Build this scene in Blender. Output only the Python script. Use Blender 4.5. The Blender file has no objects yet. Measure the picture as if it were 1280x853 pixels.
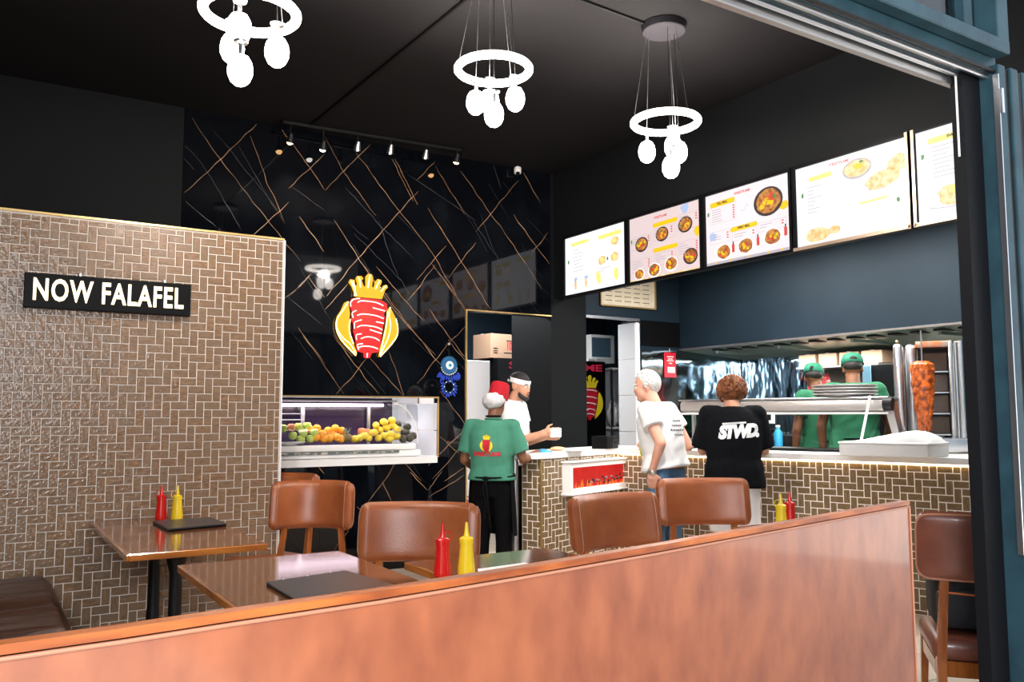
import bpy, bmesh, math, random
from mathutils import Vector, Matrix, Euler, noise
from mathutils.bvhtree import BVHTree
random.seed(7)
PI = math.pi
SC = bpy.context.scene
COL = SC.collection
V = Vector

# ------------------------------------------------------------ camera
H = 1.38
RIGHT = V((0.8468647, -0.53180489, -0.00193328))
UP = V((-0.04490774, -0.07513401, 0.99616172))
FWD = V((0.52990893, 0.84352738, 0.0875105))
FPX = 1060.0
cam_d = bpy.data.cameras.new('camera')
cam_d.sensor_width = 36.0
cam_d.lens = FPX / 1280 * 36.0
cam_d.clip_start = 0.05
cam = bpy.data.objects.new('camera', cam_d)
COL.objects.link(cam)
cam.matrix_world = Matrix(((RIGHT.x, UP.x, -FWD.x, 0), (RIGHT.y, UP.y, -FWD.y, 0), (RIGHT.z, UP.z, -FWD.z, H), (0, 0, 0, 1)))
SC.camera = cam

# ------------------------------------------------------------ world, exposure
SC.view_settings.view_transform = 'Standard'
SC.view_settings.look = 'None'
SC.view_settings.exposure = 0.85
SC.view_settings.gamma = 1.0
world = bpy.data.worlds.new('world')
SC.world = world
world.use_nodes = True
wn = world.node_tree.nodes
bg = wn['Background']
bg.inputs[0].default_value = (0.80, 0.88, 1.0, 1)
bg.inputs[1].default_value = 1.0
SC.cycles.max_bounces = 7
SC.cycles.diffuse_bounces = 3
SC.cycles.glossy_bounces = 4
SC.cycles.transmission_bounces = 6
SC.cycles.transparent_max_bounces = 8
SC.cycles.caustics_reflective = False
SC.cycles.caustics_refractive = False
SC.cycles.sample_clamp_indirect = 4.0
SC.cycles.use_denoising = True


def lamp(name, kind, loc, power, color=(1, 1, 1), size=0.1, size_y=None, target=None, spot=None):
    d = bpy.data.lights.new(name, kind)
    d.energy = power
    d.color = color
    if kind == 'AREA':
        d.size = size
        if size_y:
            d.shape = 'RECTANGLE'
            d.size_y = size_y
    else:
        d.shadow_soft_size = size
    if kind == 'SPOT':
        d.spot_size = math.radians(spot or 60)
        d.spot_blend = 0.6
    o = bpy.data.objects.new(name, d)
    COL.objects.link(o)
    o.location = loc
    if target is not None:
        o.rotation_euler = (V(target) - V(loc)).to_track_quat('-Z', 'Y').to_euler()
    return o


# sun over the roof of the shop: it reaches only the paving behind the photographer
lamp('sun', 'SUN', (0, 0, 10), 17, (1, 0.96, 0.90), 0.02).rotation_euler = (math.radians(-30), 0, 0)
# lights fixed in the kitchen hood, the kitchen ceiling, the dining ceiling and the back room
lamp('hood_light', 'AREA', (7.2, 5.4, 2.03), 45, (0.95, 1, 0.97), 2.8, 0.25, (7.2, 5.4, 0)).rotation_euler = (0, 0, PI / 2)
lamp('kitchen_light', 'AREA', (5.9, 4.6, 3.0), 95, (1, 0.98, 0.95), 3.2, 0.5, (5.9, 4.6, 0)).rotation_euler = (0, 0, PI / 2)
lamp('back_room_light', 'AREA', (4.9, 8.4, 2.9), 48, (0.93, 0.97, 1), 1.4, 0.6, (4.9, 8.4, 0))
# area lamp added behind the photographer to brighten partition, tile wall and people
lamp('street_fill_lamp', 'AREA', (-0.6, -1.0, 2.3), 85, (0.92, 0.96, 1), 1.0, 0.9, (1.6, 4.0, 1.1))
lamp('fruit_room_light', 'AREA', (3.0, 7.75, 2.3), 12, (0.95, 0.93, 1), 1.2, 0.3, (3.0, 7.75, 0))

# ------------------------------------------------------------ helpers


def wp(x, y, d):
    """point at depth d (metres along the view axis) behind pixel x, y of a 1280x853 frame"""
    return V((0, 0, H)) + (FWD + RIGHT * ((x - 640) / FPX) - UP * ((y - 426.5) / FPX)) * d


def wpl(x, y, axis, val):
    r = FWD + RIGHT * ((x - 640) / FPX) - UP * ((y - 426.5) / FPX)
    return V((0, 0, H)) + r * ((val - (0, 0, H)[axis]) / r[axis])


class MB:
    """collects shapes as vertices and faces"""

    def __init__(s):
        s.v = []
        s.f = []

    def add(s, vs, fs, M=None):
        k = len(s.v)
        s.v += [tuple(M @ V(p)) if M else tuple(p) for p in vs]
        s.f += [tuple(i + k for i in f) for f in fs]
        return s

    def box(s, c, d, M=None, rz=0, bev=0.0):
        x, y, z = d[0] / 2, d[1] / 2, d[2] / 2
        T = Matrix.Translation(c) @ Matrix.Rotation(rz, 4, 'Z')
        if M:
            T = M @ T
        if bev <= 0:
            vs = [(a, b, e) for e in (-z, z) for b in (-y, y) for a in (-x, x)]
            return s.add(vs, [(0, 2, 3, 1), (4, 5, 7, 6), (0, 1, 5, 4), (2, 6, 7, 3), (0, 4, 6, 2), (1, 3, 7, 5)], T)
        bm = bmesh.new()
        bmesh.ops.create_cube(bm, size=1, matrix=Matrix.Diagonal((d[0], d[1], d[2], 1)))
        bmesh.ops.bevel(bm, geom=bm.edges[:], offset=bev, segments=2 if bev > .006 else 1, profile=0.5, affect='EDGES')
        return s.bm(bm, T)

    def bm(s, bm, T=None):
        bm.verts.index_update()
        s.add([v.co.copy() for v in bm.verts], [[v.index for v in f.verts] for f in bm.faces], T)
        bm.free()
        return s

    def tube(s, pts, r, n=8, cap=True, closed=False):
        pts = [V(p) for p in pts]
        rs = r if isinstance(r, (list, tuple)) else [r] * len(pts)
        N = len(pts)
        vs = []
        prev = None
        for i, p in enumerate(pts):
            a = pts[(i - 1) % N] if (i or closed) else p
            b = pts[(i + 1) % N] if (i < N - 1 or closed) else p
            t = (b - a).normalized()
            if prev is None:
                u = t.orthogonal().normalized()
            else:
                u = (prev - t * prev.dot(t))
                u = u.normalized() if u.length > 1e-6 else t.orthogonal().normalized()
            prev = u
            w = t.cross(u)
            for k in range(n):
                an = 2 * PI * k / n
                vs.append(p + (u * math.cos(an) + w * math.sin(an)) * rs[i])
        fs = []
        for i in range(N if closed else N - 1):
            j = (i + 1) % N
            for k in range(n):
                l = (k + 1) % n
                fs.append((i * n + k, i * n + l, j * n + l, j * n + k))
        if cap and not closed:
            fs.append(tuple(range(n))[::-1])
            fs.append(tuple((N - 1) * n + k for k in range(n)))
        return s.add(vs, fs)

    def cyl(s, a, b, r0, r1=None, n=12):
        return s.tube([a, b], [r0, r0 if r1 is None else r1], n)

    def lathe(s, prof, n=24, M=None, cap=True):
        """prof: (radius, z) from the bottom up"""
        vs = []
        for r, z in prof:
            for k in range(n):
                a = 2 * PI * k / n
                vs.append((r * math.cos(a), r * math.sin(a), z))
        fs = []
        for i in range(len(prof) - 1):
            for k in range(n):
                l = (k + 1) % n
                fs.append((i * n + k, i * n + l, (i + 1) * n + l, (i + 1) * n + k))
        if cap:
            fs.append(tuple(range(n))[::-1])
            fs.append(tuple((len(prof) - 1) * n + k for k in range(n)))
        return s.add(vs, fs, M)

    def ball(s, c, r, n=12, m=8, M=None):
        r = (r, r, r) if not isinstance(r, (tuple, list)) else r
        vs = [(0, 0, -1)]
        for i in range(1, m):
            t = -PI / 2 + PI * i / m
            for k in range(n):
                a = 2 * PI * k / n
                vs.append((math.cos(t) * math.cos(a), math.cos(t) * math.sin(a), math.sin(t)))
        vs.append((0, 0, 1))
        fs = []
        for k in range(n):
            l = (k + 1) % n
            fs.append((0, 1 + l, 1 + k))
            fs.append((len(vs) - 1, 1 + (m - 2) * n + k, 1 + (m - 2) * n + l))
            for i in range(m - 2):
                fs.append((1 + i * n + k, 1 + i * n + l, 1 + (i + 1) * n + l, 1 + (i + 1) * n + k))
        T = Matrix.Translation(c) @ (M or Matrix()) @ Matrix.Diagonal((*r, 1))
        return s.add(vs, fs, T)

    def limb(s, a, b, ra, rb, n=14):
        """tapered limb with round ends"""
        a, b = V(a), V(b)
        t = (b - a).normalized()
        pts, rs = [], []
        for q in (-.95, -.7, -.35, 0):
            pts.append(a + t * ra * q)
            rs.append(ra * math.sqrt(1 - q * q))
        for q in (.5,):
            pts.append(a.lerp(b, q))
            rs.append((ra + rb) / 2)
        for q in (0, .35, .7, .95):
            pts.append(b + t * rb * q)
            rs.append(rb * math.sqrt(1 - q * q))
        return s.tube(pts, rs, n)

    def prism(s, poly, t, M=None):
        """2-D outline in x, z extruded by t along -y"""
        n = len(poly)
        vs = [(p[0], 0, p[1]) for p in poly] + [(p[0], -t, p[1]) for p in poly]
        fs = [tuple(range(n)), tuple(range(2 * n - 1, n - 1, -1))]
        for i in range(n):
            j = (i + 1) % n
            fs.append((i, i + n, j + n, j))
        return s.add(vs, fs, M)

    def mesh(s, name):
        me = bpy.data.meshes.new(name)
        me.from_pydata([tuple(p) for p in s.v], [], s.f)
        return me


WM = {}


def matof(o):
    return WM.get(o.name, Matrix())


def fixn(me):
    bm = bmesh.new()
    bm.from_mesh(me)
    bmesh.ops.recalc_face_normals(bm, faces=bm.faces[:])
    bm.to_mesh(me)
    bm.free()


def thing(name, label, cat, loc=(0, 0, 0), rz=0.0, group=None):
    o = bpy.data.objects.new(name, None)
    o.empty_display_size = 0.05
    COL.objects.link(o)
    o.location = loc
    o.rotation_euler = (0, 0, rz)
    WM[o.name] = Matrix.Translation(loc) @ Matrix.Rotation(rz, 4, 'Z')
    o['label'] = label
    o['category'] = cat
    if group:
        o['group'] = group
    return o


def tag(o, label, cat, group=None, kind=None):
    if label:
        o['label'] = label
    if cat:
        o['category'] = cat
    if group:
        o['group'] = group
    if kind:
        o['kind'] = kind
    return o


def put(name, mb, m, parent=None, smooth=35, world=False, label=None, kind=None, norm=True):
    """link a collected mesh as one object; world=True: vertices are in world space"""
    me = mb.mesh(name) if isinstance(mb, MB) else mb
    if world and parent is not None:
        me.transform(matof(parent).inverted())
    if norm:
        fixn(me)
    if smooth:
        me.polygons.foreach_set('use_smooth', [True] * len(me.polygons))
        me.set_sharp_from_angle(angle=math.radians(smooth))
    if m is not None:
        me.materials.append(m)
    o = bpy.data.objects.new(name, me)
    COL.objects.link(o)
    if parent is not None:
        o.parent = parent
        WM[o.name] = matof(parent)
    if label:
        o['label'] = label
    if kind:
        o['kind'] = kind
    return o


def struct(name, mb, m, **k):
    o = put(name, mb, m, kind='structure', **k)
    return o


def kids(o):
    return [c for c in o.children]


def dup(root, loc, rz=0.0, label=None, scale=None):
    def cp(o, par):
        c = o.copy()
        COL.objects.link(c)
        if par:
            c.parent = par
        for ch in kids(o):
            cp(ch, c)
        return c
    r = cp(root, None)
    r.location = loc
    r.rotation_euler = (0, 0, rz)
    if scale:
        r.scale = scale
    if label:
        r['label'] = label
    WM[r.name] = Matrix.Translation(loc) @ Matrix.Rotation(rz, 4, 'Z')
    return r


def voxel(mb, size, smooth=4, name='tmp'):
    """fuse overlapping shapes into one continuous skin"""
    me = mb.mesh(name)
    fixn(me)
    o = bpy.data.objects.new(name, me)
    COL.objects.link(o)
    r = o.modifiers.new('r', 'REMESH')
    r.mode = 'VOXEL'
    r.voxel_size = size
    if smooth:
        s_ = o.modifiers.new('s', 'SMOOTH')
        s_.factor = 0.5
        s_.iterations = smooth
    dg = bpy.context.evaluated_depsgraph_get()
    out = bpy.data.meshes.new_from_object(o.evaluated_get(dg))
    bpy.data.objects.remove(o)
    return out


def text_mesh(body, h, bold=0.0, sx=1.0, ext=0.0, align='CENTER', shear=0.0, space=1.0):
    """flat text mesh, x right, y up, cap height about h"""
    cu = bpy.data.curves.new('t', 'FONT')
    cu.body = body
    cu.size = h / 0.72
    cu.align_x = align
    cu.align_y = 'CENTER'
    cu.offset = bold
    cu.extrude = ext
    cu.shear = shear
    cu.space_character = space
    cu.resolution_u = 3
    o = bpy.data.objects.new('t', cu)
    COL.objects.link(o)
    dg = bpy.context.evaluated_depsgraph_get()
    me = bpy.data.meshes.new_from_object(o.evaluated_get(dg))
    bpy.data.objects.remove(o)
    me.transform(Matrix.Diagonal((sx, 1, 1, 1)))
    return me


# x right, y up, z out of a wall that faces -Y, or -X
FACE_Y = Matrix(((1, 0, 0, 0), (0, 0, -1, 0), (0, 1, 0, 0), (0, 0, 0, 1)))


def text_on(name, body, h, m, parent, M, **k):
    me = text_mesh(body, h, **k)
    me.transform(M)
    o = put(name, me, m, parent, smooth=0, world=True, norm=False)
    return o


# ------------------------------------------------------------ materials
MATS = {}


def mat(name, col, rough=0.5, metal=0.0, emit=None, es=1.0, bump=None, var=None, coat=0.0, spec=0.5, trans=0.0, ior=1.45, rvar=None, alpha=None):
    """bump=(scale, strength[, detail]); var=(scale, second colour[, lo, hi[, stretch]])"""
    m = bpy.data.materials.new(name)
    m.use_nodes = True
    nt = m.node_tree
    N, L = nt.nodes, nt.links
    b = N['Principled BSDF']
    b.inputs['Base Color'].default_value = (*col, 1)
    b.inputs['Roughness'].default_value = rough
    b.inputs['Metallic'].default_value = metal
    b.inputs['Specular IOR Level'].default_value = spec
    b.inputs['Coat Weight'].default_value = coat
    b.inputs['Coat Roughness'].default_value = 0.08
    b.inputs['Transmission Weight'].default_value = trans
    b.inputs['IOR'].default_value = ior
    if alpha is not None:
        b.inputs['Alpha'].default_value = alpha
    if emit:
        b.inputs['Emission Color'].default_value = (*emit, 1)
        b.inputs['Emission Strength'].default_value = es
    tc = N.new('ShaderNodeTexCoord')
    if var:
        sc, c2 = var[0], var[1]
        lo, hi = (var[2], var[3]) if len(var) > 3 else (0.35, 0.65)
        mp = N.new('ShaderNodeMapping')
        if len(var) > 4:
            mp.inputs['Scale'].default_value = var[4]
        L.new(tc.outputs['Object'], mp.inputs[0])
        nz = N.new('ShaderNodeTexNoise')
        nz.inputs['Scale'].default_value = sc
        nz.inputs['Detail'].default_value = 5
        L.new(mp.outputs[0], nz.inputs[0])
        cr = N.new('ShaderNodeValToRGB')
        cr.color_ramp.elements[0].position = lo
        cr.color_ramp.elements[0].color = (*col, 1)
        cr.color_ramp.elements[1].position = hi
        cr.color_ramp.elements[1].color = (*c2, 1)
        L.new(nz.outputs[0], cr.inputs[0])
        L.new(cr.outputs[0], b.inputs['Base Color'])
        if emit:
            L.new(cr.outputs[0], b.inputs['Emission Color'])
    if bump:
        nb = N.new('ShaderNodeTexNoise')
        nb.inputs['Scale'].default_value = bump[0]
        nb.inputs['Detail'].default_value = bump[2] if len(bump) > 2 else 3
        if len(bump) > 3:
            mp2 = N.new('ShaderNodeMapping')
            mp2.inputs['Scale'].default_value = bump[3]
            L.new(tc.outputs['Object'], mp2.inputs[0])
            L.new(mp2.outputs[0], nb.inputs[0])
        else:
            L.new(tc.outputs['Object'], nb.inputs[0])
        bp = N.new('ShaderNodeBump')
        bp.inputs['Strength'].default_value = bump[1]
        bp.inputs['Distance'].default_value = 0.01
        L.new(nb.outputs[0], bp.inputs['Height'])
        L.new(bp.outputs[0], b.inputs['Normal'])
    MATS[name] = m
    return m


def tile_mat(name, c1, c2, c3):
    m = mat(name, c1, 0.20, bump=(55, 0.45, 2), coat=0.25)
    nt = m.node_tree
    N, L = nt.nodes, nt.links
    b = N['Principled BSDF']
    tc = N.new('ShaderNodeTexCoord')
    mp = N.new('ShaderNodeMapping')
    mp.inputs['Scale'].default_value = (1.2, 8, 8)
    oi = N.new('ShaderNodeObjectInfo')
    ge = N.new('ShaderNodeNewGeometry')
    ad = N.new('ShaderNodeMath')
    ad.operation = 'ADD'
    fr = N.new('ShaderNodeMath')
    fr.operation = 'FRACT'
    L.new(oi.outputs['Random'], ad.inputs[0])
    L.new(ge.outputs['Random Per Island'], ad.inputs[1])
    L.new(ad.outputs[0], fr.inputs[0])
    off = N.new('ShaderNodeCombineXYZ')
    mu = N.new('ShaderNodeMath')
    mu.operation = 'MULTIPLY'
    mu.inputs[1].default_value = 37
    L.new(fr.outputs[0], mu.inputs[0])
    L.new(mu.outputs[0], off.inputs[0])
    L.new(mu.outputs[0], off.inputs[1])
    L.new(tc.outputs['Object'], mp.inputs[0])
    L.new(off.outputs[0], mp.inputs[1])
    nz = N.new('ShaderNodeTexNoise')
    nz.inputs['Scale'].default_value = 22
    nz.inputs['Detail'].default_value = 4
    L.new(mp.outputs[0], nz.inputs[0])
    cr = N.new('ShaderNodeValToRGB')
    cr.color_ramp.elements[0].position = 0.33
    cr.color_ramp.elements[0].color = (*c1, 1)
    cr.color_ramp.elements[1].position = 0.68
    cr.color_ramp.elements[1].color = (*c2, 1)
    L.new(nz.outputs[0], cr.inputs[0])
    mx = N.new('ShaderNodeMix')
    mx.data_type = 'RGBA'
    mx.inputs[7].default_value = (*c3, 1)
    ml = N.new('ShaderNodeMath')
    ml.operation = 'MULTIPLY'
    ml.inputs[1].default_value = 0.55
    L.new(fr.outputs[0], ml.inputs[0])
    L.new(ml.outputs[0], mx.inputs[0])
    L.new(cr.outputs[0], mx.inputs[6])
    L.new(mx.outputs[2], b.inputs['Base Color'])
    return m


def wood_mat(name, c1, c2, rough=0.3, stretch=(1, 12, 12), coat=0.3):
    return mat(name, c1, rough, var=(3.0, c2, .35, .65, stretch), coat=coat, bump=(20, 0.02, 3))


m_ceiling = mat('ceiling_paint', (0.0085, 0.0078, 0.0083), 0.8, bump=(30, .1), spec=.12)
m_black = mat('black_paint', (0.004, 0.0045, 0.006), 0.6, spec=.2, bump=(25, .1))
m_darkwall = mat('charcoal_wall_paint', (0.0045, 0.0052, 0.006), 0.65, spec=.15, bump=(25, .1))
m_navy = mat('navy_wall_paint', (0.007, 0.016, 0.025), 0.55, bump=(20, .1), spec=.25, var=(1.5, (0.010, 0.021, 0.032)))
m_teal = mat('teal_frame_paint', (0.024, 0.062, 0.080), 0.45, spec=.35, var=(9, (0.016, 0.042, 0.056)), bump=(60, .1))
m_marble = mat('black_marble', (0.002, 0.0025, 0.004), 0.035, var=(3, (0.005, 0.007, 0.010), .5, .8), spec=0.45)
m_vein = mat('gold_vein', (0.38, 0.22, 0.12), 0.25, var=(4, (0.16, 0.085, 0.045)))
m_vein2 = mat('grey_vein', (0.085, 0.08, 0.08), 0.3, var=(5, (0.02, 0.02, 0.022)))
m_tile = tile_mat('brown_tile', (0.145, 0.082, 0.042), (0.32, 0.190, 0.108), (0.20, 0.138, 0.092))
m_tile2 = tile_mat('brown_counter_tile', (0.14, 0.088, 0.040), (0.29, 0.195, 0.098), (0.18, 0.13, 0.072))
m_grout = mat('cream_grout', (0.96, 0.86, 0.77), 0.7, bump=(80, .1))
m_gold = mat('gold_trim', (0.75, 0.5, 0.2), 0.3, metal=0.8)
m_floor = mat('beige_floor_tile', (0.62, 0.52, 0.42), 0.18, var=(2.0, (0.70, 0.60, 0.49)))
m_joint = mat('floor_joint', (0.30, 0.25, 0.2), 0.8)
m_pave = mat('grey_paving', (0.50, 0.48, 0.46), 0.85, bump=(40, .3))
m_white = mat('white_laminate', (0.90, 0.88, 0.86), 0.35)
m_whitetile = mat('white_wall_tile', (0.78, 0.79, 0.82), 0.15)
m_paper = mat('white_paper', (0.85, 0.84, 0.82), 0.7)
m_steel = mat('brushed_steel', (0.66, 0.66, 0.67), 0.32, metal=1.0, bump=(4, .05, 2, (1, 1, 40)))
m_foil = mat('crumpled_steel_sheet', (0.20, 0.25, 0.28), 0.08, metal=1.0, bump=(2.6, 1.0, 2, (1, 2.4, 1.0)))
m_hood = mat('green_grey_hood', (0.26, 0.35, 0.32), 0.35, metal=0.4, bump=(6, .2))
m_iron = mat('black_iron', (0.006, 0.006, 0.006), 0.45, spec=.3, bump=(50, .1))
m_plastic_black = mat('black_plastic', (0.003, 0.003, 0.0035), 0.45, spec=.12)
m_leather = mat('brown_leather', (0.27, 0.070, 0.020), 0.36, var=(9, (0.33, 0.095, 0.03)), bump=(160, .10), spec=.6)
m_leather_dk = mat('maroon_leather', (0.15, 0.042, 0.024), 0.32, var=(9, (0.20, 0.062, 0.036)), bump=(160, .12), coat=.2)
m_seam = mat('leather_piping', (0.40, 0.17, 0.10), 0.4)
m_bench = mat('dark_brown_vinyl', (0.040, 0.014, 0.007), 0.3, bump=(5, 1.0, 3, (1, 6, 1)))
m_panel = mat('tan_leatherette', (0.30, 0.082, 0.027), 0.40, spec=.8, var=(6, (0.19, 0.042, 0.012), .35, .7, (2.5, 2.5, 1.4)), bump=(60, .02), coat=.25)
m_wood = wood_mat('polished_orange_wood', (0.42, 0.125, 0.022), (0.20, 0.05, 0.010), 0.22, (8, 8, 1))
m_cap = mat('polished_wood_cap', (0.42, 0.11, 0.018), 0.42, var=(3.0, (0.20, 0.042, 0.008), .35, .65, (1, 12, 12)))
m_tabletop = mat('dark_walnut_top', (0.13, 0.040, 0.013), 0.13, var=(2.5, (0.24, 0.080, 0.022), .35, .65, (12, 1, 1)), coat=.6)
m_tableedge = wood_mat('orange_table_edge', (0.48, 0.16, 0.03), (0.28, 0.08, 0.015), 0.25, (1, 1, 8))
m_red = mat('red_plastic', (0.62, 0.012, 0.008), 0.25, coat=.3)
m_yellow = mat('yellow_plastic', (0.85, 0.58, 0.02), 0.25, coat=.3)
m_menu = mat('charcoal_menu_cover', (0.05, 0.045, 0.045), 0.35)
m_card = mat('cardboard', (0.36, 0.22, 0.14), 0.8)
m_redprint = mat('red_print', (0.55, 0.012, 0.03), 0.5)
m_blackprint = mat('black_print', (0.02, 0.02, 0.02), 0.6)
m_yelprint = mat('yellow_print', (0.85, 0.66, 0.02), 0.5)
m_whiteprint = mat('white_print', (0.85, 0.85, 0.85), 0.6)


def glass(name, tint=(1, 1, 1), rough=0.0, mixv=0.12):
    m = bpy.data.materials.new(name)
    m.use_nodes = True
    N, L = m.node_tree.nodes, m.node_tree.links
    N.remove(N['Principled BSDF'])
    t = N.new('ShaderNodeBsdfTransparent')
    t.inputs[0].default_value = (*tint, 1)
    g = N.new('ShaderNodeBsdfGlossy')
    g.inputs[1].default_value = rough
    fr = N.new('ShaderNodeFresnel')
    ge = N.new('ShaderNodeNewGeometry')
    mp_ = N.new('ShaderNodeMapRange')
    mp_.inputs['To Min'].default_value = 1.5
    mp_.inputs['To Max'].default_value = 1 / 1.5
    L.new(ge.outputs['Backfacing'], mp_.inputs['Value'])
    L.new(mp_.outputs[0], fr.inputs[0])
    mx = N.new('ShaderNodeMixShader')
    L.new(fr.outputs[0], mx.inputs[0])
    L.new(t.outputs[0], mx.inputs[1])
    L.new(g.outputs[0], mx.inputs[2])
    L.new(mx.outputs[0], N['Material Output'].inputs[0])
    return m


m_glass = glass('clear_glass', (.95, .97, .97))
m_glassdark = glass('dusty_dark_glass', (.45, .5, .52), 0.05)


def glow(name, col, s, var=None):
    m = mat(name, col, 0.5, emit=col, es=s, var=var)
    nt = m.node_tree
    b = nt.nodes['Principled BSDF']
    for l in list(b.inputs['Base Color'].links):
        nt.links.remove(l)
    b.inputs['Emission Strength'].default_value = s * (.81 if s < 1 else 1)
    b.inputs['Base Color'].default_value = (col[0] * .08, col[1] * .08, col[2] * .08, 1)
    return m


m_lamp = glow('lamp_glow', (1.0, 0.93, 0.86), 10)
m_warm = glow('warm_spot_glow', (1.0, 0.55, 0.22), 14)
m_cool = glow('white_spot_glow', (1.0, 0.93, 0.85), 12)
m_led = glow('warm_led_strip', (1.0, 0.72, 0.40), 5)
m_fridge_led = glow('fridge_tube', (1.0, 0.80, 0.95), 3.5)
# ------------------------------------------------------------ structure
m_street = mat('street_facade_render', (0.035, 0.035, 0.04), .9)
CZ = 3.91          # ceiling height
YB = 7.18          # marble wall plane
XN = 6.78          # navy wall plane above the kitchen alcove
XB = 5.0           # face of the menu board bulkhead
YT = 5.60          # tiled partition wall plane
XT = 1.70          # its free end


def slabbox(name, x0, x1, y0, y1, z0, z1, m, parent=None, **k):
    return struct(name, MB().box(((x0 + x1) / 2, (y0 + y1) / 2, (z0 + z1) / 2), (x1 - x0, y1 - y0, z1 - z0)), m, parent=parent, smooth=0, **k)


# floor: base with single tiles
floor = slabbox('floor', -1.3, 8.3, 0.9, 10.0, -0.12, -0.012, m_joint)
tm = MB().box((0, 0, -0.006), (0.594, 0.594, 0.012), bev=0.002).mesh('floor_tile')
tm.materials.append(m_floor)
fixn(tm)
for i in range(16):
    for j in range(15):
        if i * 0.6 - 1.0 > 7.9 or j * 0.6 + 1.2 > 9.8:
            continue
        o = bpy.data.objects.new('floor_tile', tm)
        COL.objects.link(o)
        o.location = (i * 0.6 - 1.0, j * 0.6 + 1.2, 0)
        o.parent = floor
slabbox('trim_1', -14, 18, -14, 0.9, -0.12, -0.004, m_pave)
slabbox('wall_across_street', 0.2, 18, -11.4, -11, 0, 9, m_street)
slabbox('wall_sun_blocker', 1.9, 8.3, 1.66, 3.0, 4.05, 15, m_street)  # unseen block, added and sized to keep sun off the right-hand paving
ceiling = slabbox('ceiling', -1.3, 8.3, 1.45, 10.0, CZ, CZ + 0.12, m_ceiling)
slabbox('wall_left', -1.42, -1.3, 1.45, 10.0, 0, CZ, m_darkwall)
slabbox('wall_right', 7.9, 8.02, 1.45, 10.0, 0, CZ, m_navy)
slabbox('wall_back', -1.3, 8.3, 9.9, 10.0, 0, CZ, m_navy)
# painted part of the back wall to the left of the marble
slabbox('wall_back_left', -1.3, 1.33, YB, YB + 0.14, 0, CZ, m_darkwall)

# marble wall: four tall slabs, with the fruit window and the doorway cut out
WX0, WX1, WZ0, WZ1 = 2.185, 3.675, 0.99, 1.545
DX0, DX1, DZ = 3.99, 4.99, 2.40
marble = struct('wall_back_marble', MB().box((3.16, YB + 0.09, 3.2), (3.64, 0.1, 1.4)).box((1.75, YB + 0.09, 1.25), (0.8, 0.1, 2.5)).box((2.8, YB + 0.09, 2.0), (1.4, 0.1, 0.9)).box((3.84, YB + 0.09, 1.6), (0.26, 0.1, 1.8)).box((3.0, YB + 0.09, 0.48), (1.7, 0.1, 0.96)), m_black, smooth=0)


def holed(x0, x1, z0, z1, holes, y, t):
    xs = sorted({x0, x1} | {min(max(v, x0), x1) for h in holes for v in h[:2]})
    zs = sorted({z0, z1} | {min(max(v, z0), z1) for h in holes for v in h[2:]})
    bm = bmesh.new()
    vs = {}

    def g(a, b):
        if (a, b) not in vs:
            vs[(a, b)] = bm.verts.new((a, y + t, b))
        return vs[(a, b)]
    for i in range(len(xs) - 1):
        for j in range(len(zs) - 1):
            cx, cz = (xs[i] + xs[i + 1]) / 2, (zs[j] + zs[j + 1]) / 2
            if any(h[0] < cx < h[1] and h[2] < cz < h[3] for h in holes):
                continue
            bm.faces.new((g(xs[i], zs[j]), g(xs[i + 1], zs[j]), g(xs[i + 1], zs[j + 1]), g(xs[i], zs[j + 1])))
    r = bmesh.ops.extrude_face_region(bm, geom=bm.faces[:])
    bmesh.ops.translate(bm, vec=(0, -t, 0), verts=[v for v in r['geom'] if isinstance(v, bmesh.types.BMVert)])
    return MB().bm(bm)


holes = [(WX0, WX1, WZ0, WZ1), (DX0, DX1, -1, DZ)]
edges = [1.33, 2.547, 3.782, 4.985]
slabs = []
for a, b in zip(edges[:-1], edges[1:]):
    slabs.append(put('marble_slab', holed(a + .0008, b - .0008, 0.0, CZ - 0.005, holes, YB, 0.04), m_marble, marble, smooth=0))

VE = []   # veins in pixels of the frame: (points, gold?)


def vcrop(ox, oy, s, rows, gold=True):
    for r in rows:
        VE.append(([(ox + a / s, oy + b / s) for a, b in r], gold))


vcrop(220, 120, 2.56, [
    [(50, 70), (150, 215), (345, 465), (400, 530)], [(10, 325), (130, 215), (275, 75)], [(245, 450), (360, 340)],
    [(325, 85), (385, 170), (476, 300)], [(360, 295), (476, 185)], [(478, 300), (625, 150)], [(470, 120), (540, 250), (640, 385)],
    [(575, 180), (700, 350), (820, 500), (925, 690), (1000, 850)], [(395, 385), (475, 500)], [(505, 395), (590, 530), (700, 690), (830, 830)],
    [(480, 640), (600, 500), (720, 365), (775, 305)], [(690, 200), (760, 340)], [(700, 200), (775, 350)], [(830, 225), (925, 380)], [(805, 360), (905, 515), (1010, 690)],
    [(910, 240), (1010, 380), (1095, 500), (1170, 620)], [(960, 435), (1095, 270)], [(770, 590), (865, 478)], [(872, 580), (960, 470)],
    [(360, 645), (430, 570)], [(770, 270), (830, 210)], [(1110, 245), (1165, 340)], [(1080, 380), (1195, 540)], [(1140, 500), (1190, 440)],
    [(390, 740), (476, 860)], [(240, 130), (290, 270), (345, 400)], [(640, 545), (720, 640), (790, 720)], [(820, 540), (925, 680)], [(740, 660), (830, 540)], [(870, 780), (925, 850)]])
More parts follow.
